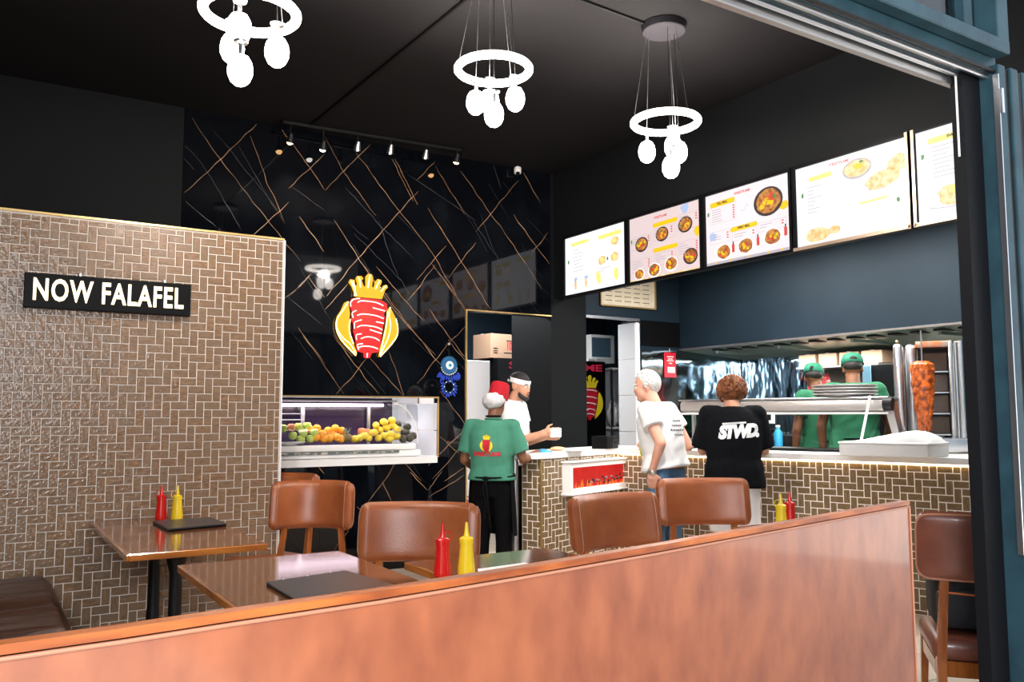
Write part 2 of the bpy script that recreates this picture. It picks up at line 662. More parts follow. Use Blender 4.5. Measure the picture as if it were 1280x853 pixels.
vcrop(220, 120, 2.56, [
    [(120, 110), (240, 260), (330, 370)], [(200, 160), (280, 300), (350, 410)], [(10, 140), (80, 210), (210, 430)], [(10, 180), (60, 240)],
    [(370, 290), (480, 370)], [(570, 440), (720, 590), (760, 660)], [(650, 400), (680, 500), (715, 590)], [(950, 400), (1030, 520)], [(970, 370), (1010, 480), (1050, 560)],
    [(350, 640), (476, 740)], [(540, 290), (640, 400), (760, 520)], [(1010, 200), (1040, 300)], [(20, 330), (130, 420)], [(740, 250), (860, 330), (960, 400)]], False)
vcrop(340, 330, 3.16, [
    [(355, 0), (500, 190), (640, 370), (700, 440)], [(630, 0), (700, 90), (765, 180)], [(620, 180), (700, 290), (765, 375)], [(575, 475), (690, 320), (765, 250)],
    [(105, 250), (205, 400), (290, 525)], [(240, 280), (330, 400), (430, 525)], [(385, 370), (520, 525)], [(245, 525), (380, 370)], [(460, 340), (510, 480), (540, 600)],
    [(445, 850), (505, 765), (590, 860)], [(615, 800), (765, 650)], [(635, 850), (765, 700)], [(660, 680), (740, 750)], [(665, 500), (765, 640)],
    [(170, 785), (205, 830)], [(680, 860), (765, 800)], [(50, 140), (160, 40)], [(145, 55), (207, 130)], [(210, 180), (300, 80)]])
vcrop(350, 590, 3.46, [
    [(375, 140), (480, 0)], [(560, 0), (635, 80)], [(640, 80), (700, 0)], [(640, 110), (810, 10)], [(230, 345), (300, 250)], [(330, 150), (420, 230)], [(440, 40), (480, 130)]])
rb = [MB() for _ in slabs]
rbg = [MB() for _ in slabs]
rr = random.Random(3)
for i in range(60):      # faint extra veining over the whole wall
    x, z = rr.uniform(1.4, 4.9), rr.uniform(.1, 3.85)
    an = math.radians(rr.choice((-52, -50, -56, -40)) + rr.uniform(-6, 6))
    ln = rr.uniform(.15, .6)
    VE.append(([(x, z), (x + ln * math.cos(an), z + ln * math.sin(an))], None))
for pts, gold in VE:
    if gold is None:
        P = [V((a, YB, b)) for a, b in pts]
    else:
        P = [wpl(a, b, 1, YB) for a, b in pts]
    Q = []
    for a, b in zip(P[:-1], P[1:]):
        n = max(2, int((b - a).length / 0.03))
        for k in range(n):
            Q.append(a.lerp(b, k / n))
    Q.append(P[-1])
    s0 = rr.uniform(0, 90)
    Q = [q + V((noise.noise((q.x * 9 + s0, q.z * 9, 0)) * .012, 0, noise.noise((q.x * 9, q.z * 9 + s0, 5)) * .012)) for q in Q]
    w = {True: .0034, False: .0022, None: .0011}[gold] * rr.uniform(.8, 1.15)
    for i in range(len(Q) - 1):
        a, b = Q[i], Q[i + 1]
        m_ = (a + b) / 2
        bad = False
        for p in (a, b):
            if WX0 - .01 < p.x < WX1 + .01 and WZ0 - .01 < p.z < WZ1 + .01 or p.x > DX0 - .01 and p.z < DZ + .01 or not (0.01 < p.z < CZ - .01) or not 1.34 < p.x < 4.975:
                bad = True
        if bad:
            continue
        k = 0 if m_.x < edges[1] else 1 if m_.x < edges[2] else 2
        t = (b - a)
        nrm = V((-t.z, 0, t.x)).normalized()
        f0 = min(1, .35 + 4 * min(i, len(Q) - 1 - i) / len(Q))
        f1 = min(1, .35 + 4 * min(i + 1, len(Q) - 2 - i) / len(Q))
        wa = w * max(f0, .3) * (.7 + .5 * abs(noise.noise(a * 14)))
        wb = w * max(f1, .3) * (.7 + .5 * abs(noise.noise(b * 14)))
        y = V((0, -.0012, 0))
        (rb if gold else rbg)[k].add([a - nrm * wa + y, a + nrm * wa + y, b + nrm * wb + y, b - nrm * wb + y], [(0, 1, 2, 3)])
for k, s_ in enumerate(slabs):
    put('gold_vein_inlay', rb[k], m_vein, s_, smooth=0, kind='stuff', norm=False)
    put('grey_vein_inlay', rbg[k], m_vein2, s_, smooth=0, kind='stuff', norm=False)

# gilded trims round the fruit window and the doorway
t = MB()
for a, b, c, d in ((WX0 - .3, WX1, WZ1, WZ1 + .012), (WX1, WX1 + .012, WZ0, WZ1 + .012)):
    t.box(((a + b) / 2, YB - .004, (c + d) / 2), (b - a, .02, d - c))
for a, b, c, d in ((DX0 - .012, DX1, DZ, DZ + .012), (DX0 - .012, DX0, 0, DZ)):
    t.box(((a + b) / 2, YB - .004, (c + d) / 2), (b - a, .02, d - c))
struct('trim_2', t, m_gold, smooth=0)

# tall dark pillar, kitchen back wall with the second doorway
PX1 = wpl(733, 450, 1, YB).x
D2 = wpl(797, 450, 1, YB).x
slabbox('wall_pillar', 4.99, PX1, YB, 7.95, 0, CZ, m_darkwall)
slabbox('wall_above_doorway', PX1, XN + .1, YB + .002, YB + .12, 2.43, CZ, m_navy)
slabbox('wall_kitchen_back', D2 + .03, 7.9, YB + .001, YB + .3, 0, 2.43, m_navy)
slabbox('wall_above_marble_door', 3.9, 4.99, YB + .045, YB + .12, DZ, 2.6, m_black)
jb = struct('trim_3', MB().box((D2 + .004, YB + .15, 1.2), (.05, .30, 2.41)), m_grout, smooth=0)
for k in range(6):
    put('jamb_tile', MB().box((D2 - .024, YB + .15, .2 + .4 * k), (.012, .298, .396), bev=.003), m_whitetile, jb, smooth=0)
    put('jamb_tile', MB().box((D2 + .003, YB - .006, .2 + .4 * k), (.048, .012, .396), bev=.003), m_whitetile, jb, smooth=0)
struct('trim_4', MB().box(((PX1 + D2) / 2, YB - .01, 2.43), (D2 - PX1 + .03, .03, .03)), m_steel, smooth=0)
# bulkhead that carries the menu boards, and the navy wall above the kitchen alcove
slabbox('wall_bulkhead', XB + .03, XB + .18, 1.75, YB, 2.60, CZ, m_darkwall)
slabbox('wall_navy', XN, XN + .12, 1.75, YB, 2.13, CZ, m_navy)
slabbox('wall_front_right', 5.95, 8.02, 1.45, 1.75, 0, CZ, m_navy)
# glossy dark sheet on the kitchen back wall under the navy paint
gx0, gx1 = wpl(801, 420, 1, YB).x, XN - .005
put('wall_sheet', MB().box(((gx0 + gx1) / 2, YB - .006, (wpl(820, 433, 1, YB).z + wpl(820, 402, 1, YB).z) / 2), (gx1 - gx0, .010, wpl(820, 402, 1, YB).z - wpl(820, 433, 1, YB).z)), m_plastic_black, None, smooth=0)
tag(bpy.data.objects['wall_sheet'], 'glossy black wall sheet on navy wall beside the kitchen doorway', 'panel')
z1 = wpl(820, 438, 1, YB).z
gx1 = 7.75
put('steel_sheet', MB().box(((gx0 + gx1) / 2, YB - .008, (z1 + 1.0) / 2), (gx1 - gx0, .012, z1 - 1.0)), m_foil, None, smooth=0)
tag(bpy.data.objects['steel_sheet'], 'narrow shiny steel wall sheet beside the white tiled door jamb', 'panel')

# rooms behind the marble: fruit nook and back room
slabbox('wall_nook_back', -1.0, 3.9, 7.98, 8.06, 0, 3.0, m_whitetile)
nook = slabbox('wall_nook_right', 3.86, 3.9, YB + .14, 7.98, 0, 3.0, m_grout)
slabbox('wall_nook_left', 1.4, 1.45, YB + .14, 7.98, 0, 3.0, m_whitetile)
slabbox('wall_back_room_left', 3.9, 3.96, 8.06, 9.9, 0, 3.0, m_navy)
tiled = slabbox('wall_nook_tiled', 2.9, 3.86, 7.955, 7.975, .7, 2.0, m_joint)
for i in range(4):
    for j in range(6):
        put('wall_tile', MB().box((3.02 + i * .235, 7.95, .8 + .2 * j), (.232, .012, .197), bev=.002), m_whitetile, tiled, smooth=0)
sill = slabbox('trim_5', WX0 - .1, WX1, YB - .012, 7.95, WZ0 - .05, WZ0 + .012, m_white)
for z_ in (1.11, 1.37):
    put('reveal_tile', MB().box((WX1 - .008, YB + .2, z_), (.014, .40, .255), bev=.003), m_whitetile, sill, smooth=0)
put('reveal_tile', MB().box((WX1 - .07, YB + .41, 1.235), (.13, .014, .52), bev=.003), m_whitetile, sill, smooth=0)

# ------------------------------------------------------------ herringbone tiling
U = 0.05


def herring(u0, u1, z0, z1, ox=0, oz=0):
    """cells of a 2:1 herringbone clipped to the rectangle: (centre u, centre z, length, width, upright?)"""
    out = []
    i0, i1 = int(u0 / U) - 3, int(u1 / U) + 3
    j0, j1 = int(z0 / U) - 3, int(z1 / U) + 3
    for i in range(i0, i1):
        for j in range(j0, j1):
            tt = (i + j) % 4
            if tt == 0:
                r = (i, i + 2, j, j + 1, False)
            elif tt == 2:
                r = (i, i + 1, j, j + 2, True)
            else:
                continue
            a, b, c, d = r[0] * U + ox, r[1] * U + ox, r[2] * U + oz, r[3] * U + oz
            a, b, c, d = max(a, u0), min(b, u1), max(c, z0), min(d, z1)
            if b - a < .012 or d - c < .012:
                continue
            out.append(((a + b) / 2, (c + d) / 2, b - a, d - c, r[4]))
    return out


_tc = {}


def tile_obj(name, L, W, up, M, parent, m):
    key = (name, round(L, 3), round(W, 3), up)
    if key not in _tc:
        g_ = .0052
        a, b = (L, W) if not up else (W, L)
        me = MB().box((0, 0, 0), (a - g_, .008, b - g_), bev=.0018).mesh(name)
        fixn(me)
        me.materials.append(m)
        _tc[key] = me
    o = bpy.data.objects.new(name, _tc[key])
    COL.objects.link(o)
    o.parent = parent
    o.matrix_local = M @ (Matrix.Rotation(PI / 2, 4, 'Y') if up else Matrix())
    return o


def px_of(p):
    q = p - V((0, 0, H))
    d = q.dot(FWD)
    return 640 + FPX * q.dot(RIGHT) / d, 426.5 - FPX * q.dot(UP) / d, d


def tile_field(name, cells, F, parent, m, budget, vis):
    """F maps (u, z) of the field to world (u, out, z); the nearest visible cells become parts, the rest one mesh"""
    ranked = []
    for c in cells:
        p = F @ V((c[0], 0, c[1]))
        x, y, d = px_of(p)
        ok = d > 0 and vis(x, y)
        ranked.append((0 if ok and c[2] + c[3] > .12 else 1, d, c))
    ranked.sort(key=lambda q: (q[0], q[1]))
    rest = MB()
    Pi = matof(parent).inverted() if parent is not None else Matrix()
    for k, (bad, d, c) in enumerate(ranked):
        tilt = Matrix.Rotation(random.uniform(-.012, .012), 4, 'X') @ Matrix.Rotation(random.uniform(-.012, .012), 4, 'Z')
        M = F @ Matrix.Translation((c[0], .0028, c[1])) @ tilt
        if k < budget and not bad:
            tile_obj(name, c[2], c[3], c[4], Pi @ M, parent, m)
        else:
            g_ = .0052
            rest.add(*_bt(c[2] - g_, c[3] - g_), M)
    put(name + '_field', rest, m, parent, smooth=0, world=True, kind='stuff', norm=False)


def _bt(a, b):
    """bevelled flat tile, 10 faces, no back"""
    x, z, y, e = a / 2, b / 2, .004, .002
    vs = [(-x, y, -z), (x, y, -z), (x, y, z), (-x, y, z), (-x, -y + e, -z), (x, -y + e, -z), (x, -y + e, z), (-x, -y + e, z),
          (-x + e, -y, -z + e), (x - e, -y, -z + e), (x - e, -y, z - e), (-x + e, -y, z - e)]
    fs = []
    for r in (0, 4):
        for k in range(4):
            l = (k + 1) % 4
            fs.append((r + k, r + l, r + 4 + l, r + 4 + k))
    fs.append((8, 9, 10, 11))
    return vs, fs


tw = struct('wall_tiled', MB().box(((XT - 1.3) / 2, YT + .075, 1.28), (XT + 1.3, .14, 2.56)), m_grout, smooth=0)
WM[tw.name] = Matrix()
tile_field('wall_tile', herring(-1.0, XT - .004, 0.0, 2.552, .013, .02), Matrix.Translation((0, YT, 0)), tw, m_tile, 298,
           lambda x, y: -2 < x < 360 and 250 < y < 800)
struct('trim_6', MB().box(((XT - 1.3) / 2, YT + .065, 2.566), (XT + 1.3, .16, .012)), m_gold, smooth=0)
struct('trim_7', MB().box((XT + .004, YT + .065, 1.28), (.010, .155, 2.56)), m_white, smooth=0)

# ------------------------------------------------------------ shopfront frame (folding doors pushed to the right)
fy = 1.607
hd = struct('window_1', MB().box((.95, fy + .03, 2.665), (4.30, .07, .11)), m_teal, smooth=0)
for nm, y_, z_, dy_, dz_, mm in (('header_rail', fy - .035, 2.70, .05, .05, m_teal), ('header_track', fy + .005, 2.605, .018, .02, m_steel), ('header_track', fy + .05, 2.605, .018, .02, m_steel),
                                 ('header_lip', fy + .085, 2.60, .03, .05, m_steel), ('header_strip', fy - .02, 2.615, .02, .012, m_iron)):
    put(nm, MB().box((.95, y_, z_), (4.30, dy_, dz_), bev=.004), mm, hd, smooth=0)
put('transom_glass', MB().box((.95, fy + .03, 3.32), (4.25, .008, 1.18)), m_glassdark, hd, smooth=0)
put('transom_mullion', MB().box((2.93, fy + .02, 3.3), (.05, .06, 1.2), bev=.004), m_teal, hd, smooth=0)
put('transom_mullion', MB().box((3.07, fy - .01, 3.3), (.075, .09, 1.2), bev=.004), m_teal, hd, smooth=0)
# stacked folding leaves: a wide post, then frames with glass
dr = struct('door_1', MB().box((3.075, fy + .01, 1.33), (.045, .10, 2.62), bev=.004), m_teal, smooth=0)
put('door_gasket', MB().box((3.112, fy - .005, 1.33), (.022, .06, 2.6)), m_iron, dr, smooth=0)
put('door_stile', MB().box((3.150, fy + .0, 1.33), (.048, .09, 2.62), bev=.004), m_teal, dr, smooth=0)
put('door_gasket', MB().box((3.190, fy - .01, 1.33), (.024, .06, 2.6)), m_iron, dr, smooth=0)
put('door_stile', MB().box((3.255, fy - .0, 1.33), (.10, .09, 2.62), bev=.004), m_teal, dr, smooth=0)
put('edge_strip', MB().box((3.049, fy - .03, 1.75), (.006, .02, 1.7)), m_steel, dr, smooth=0)
put('lock_plate', MB().box((3.168, fy - .052, wpl(1265, 550, 1, fy).z), (.022, .008, .26), bev=.002), m_steel, dr, smooth=0)
put('lock_plate', MB().box((3.055, fy - .045, 2.5), (.014, .008, .09)), m_steel, dr, smooth=0)
dr2 = struct('door_2', MB().box((4.6, fy + .06, 2.62), (2.7, .06, .08)).box((4.6, fy + .06, .06), (2.7, .06, .12)).box((4.5, fy + .06, 1.33), (.08, .06, 2.6)), m_teal, smooth=0)
put('door_glass', MB().box((4.6, fy + .06, 1.33), (2.6, .008, 2.5)), m_glassdark, dr2, smooth=0)
slabbox('wall_front_pier', 5.6, 8.3, fy + .02, fy + .12, 0, CZ, m_teal)
# black pier just inside the frame
slabbox('wall_pier', 2.938, 3.05, fy + .03, fy + .075, 0, 2.62, m_black)
struct('trim_8', MB().box((2.932, fy + .05, 2.45), (.004, .006, .3)), m_white, smooth=0)
slabbox('wall_front_top', -1.3, 8.3, fy, fy + .1, CZ - .02, CZ + .15, m_black)
slabbox('wall_front_left', -1.42, -1.2, 0.9, fy + .1, 0, CZ, m_teal)
# ------------------------------------------------------------ booth partition in the foreground
pts = [wpl(a, b, 2, 1.115) for a, b in ((-70, 827), (0, 816), (150, 795), (300, 772), (470, 747), (640, 719), (820, 688), (1000, 655), (1136, 630))]
pts = [V((p.x, p.y, 0)) for p in pts]
part = thing('booth_partition', 'long tan leatherette booth back with polished wood cap across the foreground', 'partition', (1.3, 1.3, 0))
nrm = []
for i in range(len(pts)):
    t_ = (pts[min(i + 1, len(pts) - 1)] - pts[max(i - 1, 0)]).normalized()
    nrm.append(V((-t_.y, t_.x, 0)))      # away from the camera


def ribbon(z0, z1, o0, o1, endcut=0.0):
    """a bent board that follows the booth line"""
    vs, fs = [], []
    n = len(pts)
    for i in range(n):
        p = pts[i]
        if i == n - 1 and endcut:
            p = p - (pts[-1] - pts[-2]).normalized() * endcut
        for o_, z_ in ((o0, z0), (o1, z0), (o1, z1), (o0, z1)):
            q = p + nrm[i] * o_
            vs.append((q.x, q.y, z_))
    for i in range(n - 1):
        for k in range(4):
            l = (k + 1) % 4
            fs.append((i * 4 + k, i * 4 + l, (i + 1) * 4 + l, (i + 1) * 4 + k))
    fs += [(0, 1, 2, 3), tuple((n - 1) * 4 + k for k in (3, 2, 1, 0))]
    return MB().add(vs, fs)


put('leather_panel', ribbon(0.02, 1.110, 0.0, 0.03), m_panel, part, world=True)
put('back_cushion', ribbon(0.50, 1.09, 0.032, 0.060, .03), m_leather, part, world=True)
put('wood_cap', ribbon(1.1125, 1.124, -.003, 0.022), m_cap, part, world=True)
put('piping', MB().tube([pts[i] - nrm[i] * .002 + V((0, 0, 1.1075)) for i in range(len(pts))] + [pts[-1] - nrm[-1] * .002 + V((0, 0, 1.09)), pts[-1] - nrm[-1] * .002 + V((0, 0, .03))], .0028, 8), m_seam, part, world=True)
put('bench_seat', ribbon(0.34, 0.47, 0.07, 0.50, .1), m_leather, part, world=True)
put('bench_plinth', ribbon(0.0, 0.335, 0.07, 0.46, .1), m_wood, part, world=True)

# ------------------------------------------------------------ banquette on the left, against the tiled wall
bq = thing('banquette', 'dark brown wrinkled vinyl bench seat against the left tiled wall', 'bench', (-0.2, 4.8, 0))
bx1 = 0.42
for k, (ya, yb) in enumerate(((4.02, 4.62), (4.63, 5.57))):
    bm = bmesh.new()
    bmesh.ops.create_grid(bm, x_segments=60, y_segments=28, size=.5)
    for v in bm.verts:
        x, y = v.co.x + .5, v.co.y + .5
        e = min(1, min(x, 1 - x) / .05) ** .5 * min(1, min(y, 1 - y) / .12) ** .5
        X = -1.1 + x * (bx1 + 1.1)
        Y = ya + y * (yb - ya)
        w_ = noise.noise((X * 2.0 + 2.0 * noise.noise((X * 2, Y * 3, 1)), Y * 22, k)) * .014 + noise.noise((X * 7, Y * 50, 3)) * .005
        v.co = (X, Y, .35 + .155 * e + w_ * e)
    mb = MB().bm(bm)
    mb.box(((bx1 - 1.1) / 2, (ya + yb) / 2, .355), (bx1 + 1.1, yb - ya, .05))
    put('seat_cushion', mb, m_bench, bq, world=True, smooth=60, norm=False)
put('bench_base', MB().box(((bx1 - 1.1) / 2 - .02, 4.8, .17), (bx1 + 1.05, 1.5, .33), bev=.01), m_iron, bq, world=True)

# ------------------------------------------------------------ tables
TZ = .77


def table(label, x0, x1, y0, y1, peds, rz=0):
    cx, cy = (x0 + x1) / 2, (y0 + y1) / 2
    t = thing('dining_table', label, 'table', (cx, cy, 0), rz, None)
    w, d = x1 - x0, y1 - y0
    put('tabletop', MB().box((0, 0, TZ - .0125), (w - .012, d - .012, .025), bev=.003), m_tabletop, t)
    e = MB()
    for sx in (-1, 1):
        e.box((sx * (w / 2 - .004), 0, TZ - .016), (.012, d, .030), bev=.003)
    for sy in (-1, 1):
        e.box((0, sy * (d / 2 - .004), TZ - .016), (w - .018, .012, .030), bev=.003)
    put('edge_banding', e, m_tableedge, t)
    for (px, py) in peds:
        prof = [(.0, 0), (.2, .0), (.2, .012), (.06, .03), (.045, .10), (.033, .30), (.03, .60), (.06, .71), (.14, .735), (.14, .742), (0, .742)]
        put('pedestal', MB().lathe(prof, 20, Matrix.Translation((px, py, 0)), cap=False), m_iron, t)
    return t


T1 = table('walnut table standing against the tiled wall, with black pedestal legs', .585, 1.205, 4.13, 5.58, ((-.02, -.30), (.0, .42)))
T2 = table('walnut table in front of the wall table, holding the open grey menu', .725, 1.42, 2.78, 3.74, ((0, 0),))
T3 = table('walnut table behind the partition holding the nearer sauce bottles', 1.54, 2.26, 2.55, 3.30, ((0, 0),))
T4 = table('walnut table behind the right half of the partition, far sauce bottles on it', 3.52, 4.15, 2.75, 3.35, ((0, 0),))

# ------------------------------------------------------------ squeeze bottles
pr = [(0, 0), (.030, 0), (.0335, .004), (.033, .03), (.0285, .07), (.026, .105), (.025, .118), (0, .118)]
cap_p = [(0, .118), (.0275, .118), (.0275, .138), (.023, .143), (.012, .147), (.0085, .165), (.0055, .196), (0, .196)]


def bottle(label, m, p, rz):
    b = thing('squeeze_bottle', label, 'bottle', p, rz, 'sauce bottles on the tables')
    put('bottle_body', MB().lathe(pr, 24, cap=False), m, b)
    put('nozzle_cap', MB().lathe(cap_p, 24, cap=False), m, b)
    put('cap_strap', MB().tube([(.022, 0, .13), (.032, 0, .135), (.036, 0, .15), (.032, 0, .163), (.02, 0, .168), (.006, 0, .166)], .0022, 6), m, b)
    put('tip_cap', MB().cyl((.0, 0, .190), (0, 0, .200), .005, .004, 10), m, b)
    return b


def onT(x, y, z=TZ):
    return wpl(x, y, 2, z + .0012)


bottle('red squeeze bottle on the table against the tiled wall', m_red, onT(201, 650), 2.6)
bottle('yellow squeeze bottle on the table against the tiled wall', m_yellow, onT(221, 650), 2.8)
bottle('large red squeeze bottle just behind the partition', m_red, onT(553, 721), -.5)
bottle('large yellow squeeze bottle just behind the partition', m_yellow, onT(583, 719), 1.2)
bottle('yellow squeeze bottle peeking over the right part of the partition', m_yellow, onT(977, 666), 2.8)
bottle('red squeeze bottle peeking over the right part of the partition', m_red, onT(988, 662), .4)


def menu(label, corners, th):
    c = [onT(*q) for q in corners]
    ctr = sum(c, V()) / 4
    t = thing('menu_folder', label, 'menu', ctr)
    for nm, dz, m in (('back_cover', 0, m_plastic_black), ('front_cover', th * .55, m_menu)):
        vs = [p + V((0, 0, dz + .0006)) for p in c] + [p + V((0, 0, dz + th * .45)) for p in c]
        put(nm, MB().add(vs, [(0, 1, 2, 3), (4, 5, 6, 7), (0, 1, 5, 4), (1, 2, 6, 5), (2, 3, 7, 6), (3, 0, 4, 7)]), m, t, smooth=0, world=True)
    s_ = MB()
    for k in (.2, .5, .8):
        q = c[3].lerp(c[2], k) + V((0, -.006, th + .001))
        s_.ball(q, .003, 8, 6)
    put('clasp', s_, m_steel, t, world=True)
    return t


menu('closed dark menu folder on the table against the tiled wall', ((211, 665), (283, 658), (262, 650), (191, 655)), .016)
menu('grey menu folder on the table nearest the partition', ((374, 757), (497, 737), (431, 717), (333, 732)), .012)
# paper menu and a folded tray mat behind the bottles
c = [onT(*q) for q in ((600, 722), (690, 712), (656, 704), (597, 712))]
pm = thing('paper_menu', 'white paper place mat lying right of the yellow bottle', 'paper', sum(c, V()) / 4)
put('sheet', MB().add([p + V((0, 0, .0005)) for p in c] + [p + V((0, 0, .0015)) for p in c], [(0, 1, 2, 3), (4, 5, 6, 7), (0, 1, 5, 4), (1, 2, 6, 5), (2, 3, 7, 6), (3, 0, 4, 7)]), m_paper, pm, smooth=0, world=True)


# ------------------------------------------------------------ chairs
def chair(label, p, rz, lm, name='padded_chair', span=62, wid=.275, flat=.22, dz=0.0):
    t = thing(name, label, 'chair', (p[0], p[1], 0), rz)
    # backrest pad: curved, wrapping forward (-y is the front)
    nu, nv = 40, 16
    z0, z1 = .70 + dz, .985 + dz

    def mid(u, v, out):
        a = u * math.radians(span)
        r = 1.0
        x = wid * math.sin(a) / math.sin(math.radians(span))
        y = .16 + flat * (math.cos(a) - math.cos(math.radians(span))) / (1 - math.cos(math.radians(span))) * .75
        cz = (z0 + z1) / 2 + .004
        hh = (z1 - z0) / 2
        # rounded corners
        e = max(0, abs(u) - .80) / .20
        hz = hh * (1 - .30 * (1 - math.sqrt(max(0, 1 - e ** 2.6))))
        z = cz + v * hz
        y += (z - cz) * .16
        n = V((math.sin(a) * .9, math.cos(a), 0)).normalized()
        return V((x, y, z)) + n * out
    vs, fs = [], []
    for side in (1, -1):
        for i in range(nu + 1):
            u = -1 + 2 * i / nu
            for j in range(nv + 1):
                v = -1 + 2 * j / nv
                eu = (1 - abs(u) ** 30) ** .5
                ev = (1 - abs(v) ** 8) ** .5
                vs.append(mid(u, v, side * .032 * eu * ev * (1 if side > 0 else 1.0)))
    K = (nu + 1) * (nv + 1)
    for s_ in (0, 1):
        for i in range(nu):
            for j in range(nv):
                a = s_ * K + i * (nv + 1) + j
                q = (a, a + 1, a + nv + 2, a + nv + 1)
                fs.append(q if s_ else q[::-1])
    bk = put('backrest', MB().add(vs, fs), lm, t, smooth=60, norm=False)
    ring = []
    for k in range(64):
        an = 2 * PI * k / 64
        cx_, cy_ = math.cos(an), math.sin(an)
        u = math.copysign(abs(cx_) ** .22, cx_) * .965
        v = math.copysign(abs(cy_) ** .22, cy_) * .93
        ring.append((u, v))
    if lm is m_leather_dk:
        put('piping', MB().tube([mid(u, v, .024) for u, v in ring], .005, 6, closed=True), m_seam, bk)
    for s_ in (-1, 1):
        put('seam', MB().tube([mid(s_ * (.93 - .07 * abs(v) ** 6), v, -.0318 * (1 - abs(v) ** 8) ** .5) for v in [-.96 + 1.92 * q / 16 for q in range(17)]], .0026, 5), m_seam, bk)
        put('seam', MB().tube([mid(s_ * (.96 - .05 * abs(v) ** 6), v, .0300 * (1 - abs(v) ** 8) ** .5) for v in [-.94 + 1.88 * q / 16 for q in range(17)]], .0026, 5), m_seam, bk)
    # seat
    bm = bmesh.new()
    bmesh.ops.create_cube(bm, size=1, matrix=Matrix.Diagonal((.47, .45, .085, 1)))
    bmesh.ops.bevel(bm, geom=bm.edges[:], offset=.035, segments=4, profile=.5, affect='EDGES')
    for v in bm.verts:
        if v.co.z > 0:
            v.co.z += .014 * math.cos(v.co.x * 5) * math.cos(v.co.y * 5)
    put('seat', MB().bm(bm, Matrix.Translation((0, -.03, .435))), lm, t, smooth=60)
    f_ = MB().box((0, -.24, .365), (.44, .022, .065), bev=.004).box((0, .17, .365), (.40, .022, .065), bev=.004)
    put('front_rail', MB().box((0, -.232, .362), (.43, .024, .062), bev=.004), m_wood, t)
    put('rear_rail', MB().box((0, .172, .362), (.40, .024, .062), bev=.004), m_wood, t)
    for sx in (-1, 1):
        put('side_rail', MB().box((sx * .212, -.03, .362), (.024, .40, .062), bev=.004), m_wood, t)
        put('leg', MB().tube([(sx * .21, -.23, .40), (sx * .225, -.245, 0)], [.024, .014], 4), m_wood, t, smooth=0)
        p_ = mid(sx * .62, -.78, .0)
        q_ = mid(sx * .62, -.3, .0)
        put('leg', MB().tube([(sx * .215, .25, 0), (sx * .205, .185, .40), tuple(p_), tuple(q_)], [.017, .026, .022, .010], 4), m_wood, t, smooth=0)
    return t


def face(x, y):
    return math.atan2(x, -y)   # rotation that turns the front (-y) towards direction (x, y)


chair('brown leather chair at the back of the wall table, nearest the tiled wall edge', wp(330, 640, 5.55), face(-.95, -.35), m_leather, wid=.25)
chair('brown leather chair with visible wooden back legs, left of the broad chair back', wp(379, 640, 4.85), face(-.55, -.85), m_leather, wid=.235)
chair('broad brown leather chair back directly behind the large sauce bottles', wp(514, 640, 3.92), face(-.60, -.80), m_leather, wid=.285, span=50, flat=.12, dz=-.03)
chair('brown leather chair in front of the glowing red fireplace screen', wp(800, 640, 4.30), face(.05, -1), m_leather, wid=.30, span=50, flat=.12, dz=-.022)
chair('brown leather chair in front of the customer in the black T-shirt', wp(892, 640, 5.05), face(-.45, -.9), m_leather, wid=.285, span=50, flat=.10)
chair('maroon leather chair holding the black bag, beside the shopfront frame', (3.60, 2.015), face(.75, .62), m_leather_dk, span=35, flat=.05)
t = thing('wooden_stool', 'orange wooden stool tucked under the table that holds the grey menu', 'stool', (.86, 3.60, 0), .3)
put('stool_seat', MB().box((0, 0, .44), (.36, .36, .04), bev=.012), m_wood, t)
for a_ in (-1, 1):
    for b_ in (-1, 1):
        put('leg', MB().tube([(a_ * .15, b_ * .15, .42), (a_ * .165, b_ * .165, 0)], [.040, .026], 4), m_wood, t, smooth=0)
    put('stretcher', MB().box((a_ * .155, 0, .18), (.02, .28, .03), bev=.003), m_wood, t)
# ------------------------------------------------------------ tiled service counter (left wing with the screen, right wing)
C0 = V((3.765, 5.576, 0))
PI_ = V((4.891, 6.003, 0))
RD = V((0.2746, -0.9616, 0))
R1 = PI_ + RD * 3.75
LD = (PI_ - C0).normalized()
CH, CT = 1.04, 1.085


def frame_of(A, B):
    d = (B - A)
    return Matrix.Translation(A) @ Matrix.Rotation(math.atan2(d.y, d.x), 4, 'Z')


FL, FR = frame_of(C0, PI_), frame_of(PI_, R1)
LL, LR = (PI_ - C0).length, (R1 - PI_).length
inL, inR = V((-LD.y, LD.x, 0)), V((-RD.y, RD.x, 0))


def corner(D):
    a, b, c, d = inL.x, inL.y, inR.x, inR.y
    det = a * d - b * c
    return PI_ + V(((D * d - b * D) / det, (a * D - c * D) / det, 0))


def poly(points, z0, z1):
    n = len(points)
    vs = [(p.x, p.y, z0) for p in points] + [(p.x, p.y, z1) for p in points]
    fs = [tuple(range(n))[::-1], tuple(range(n, 2 * n))] + [(i, (i + 1) % n, (i + 1) % n + n, i + n) for i in range(n)]
    return MB().add(vs, fs)


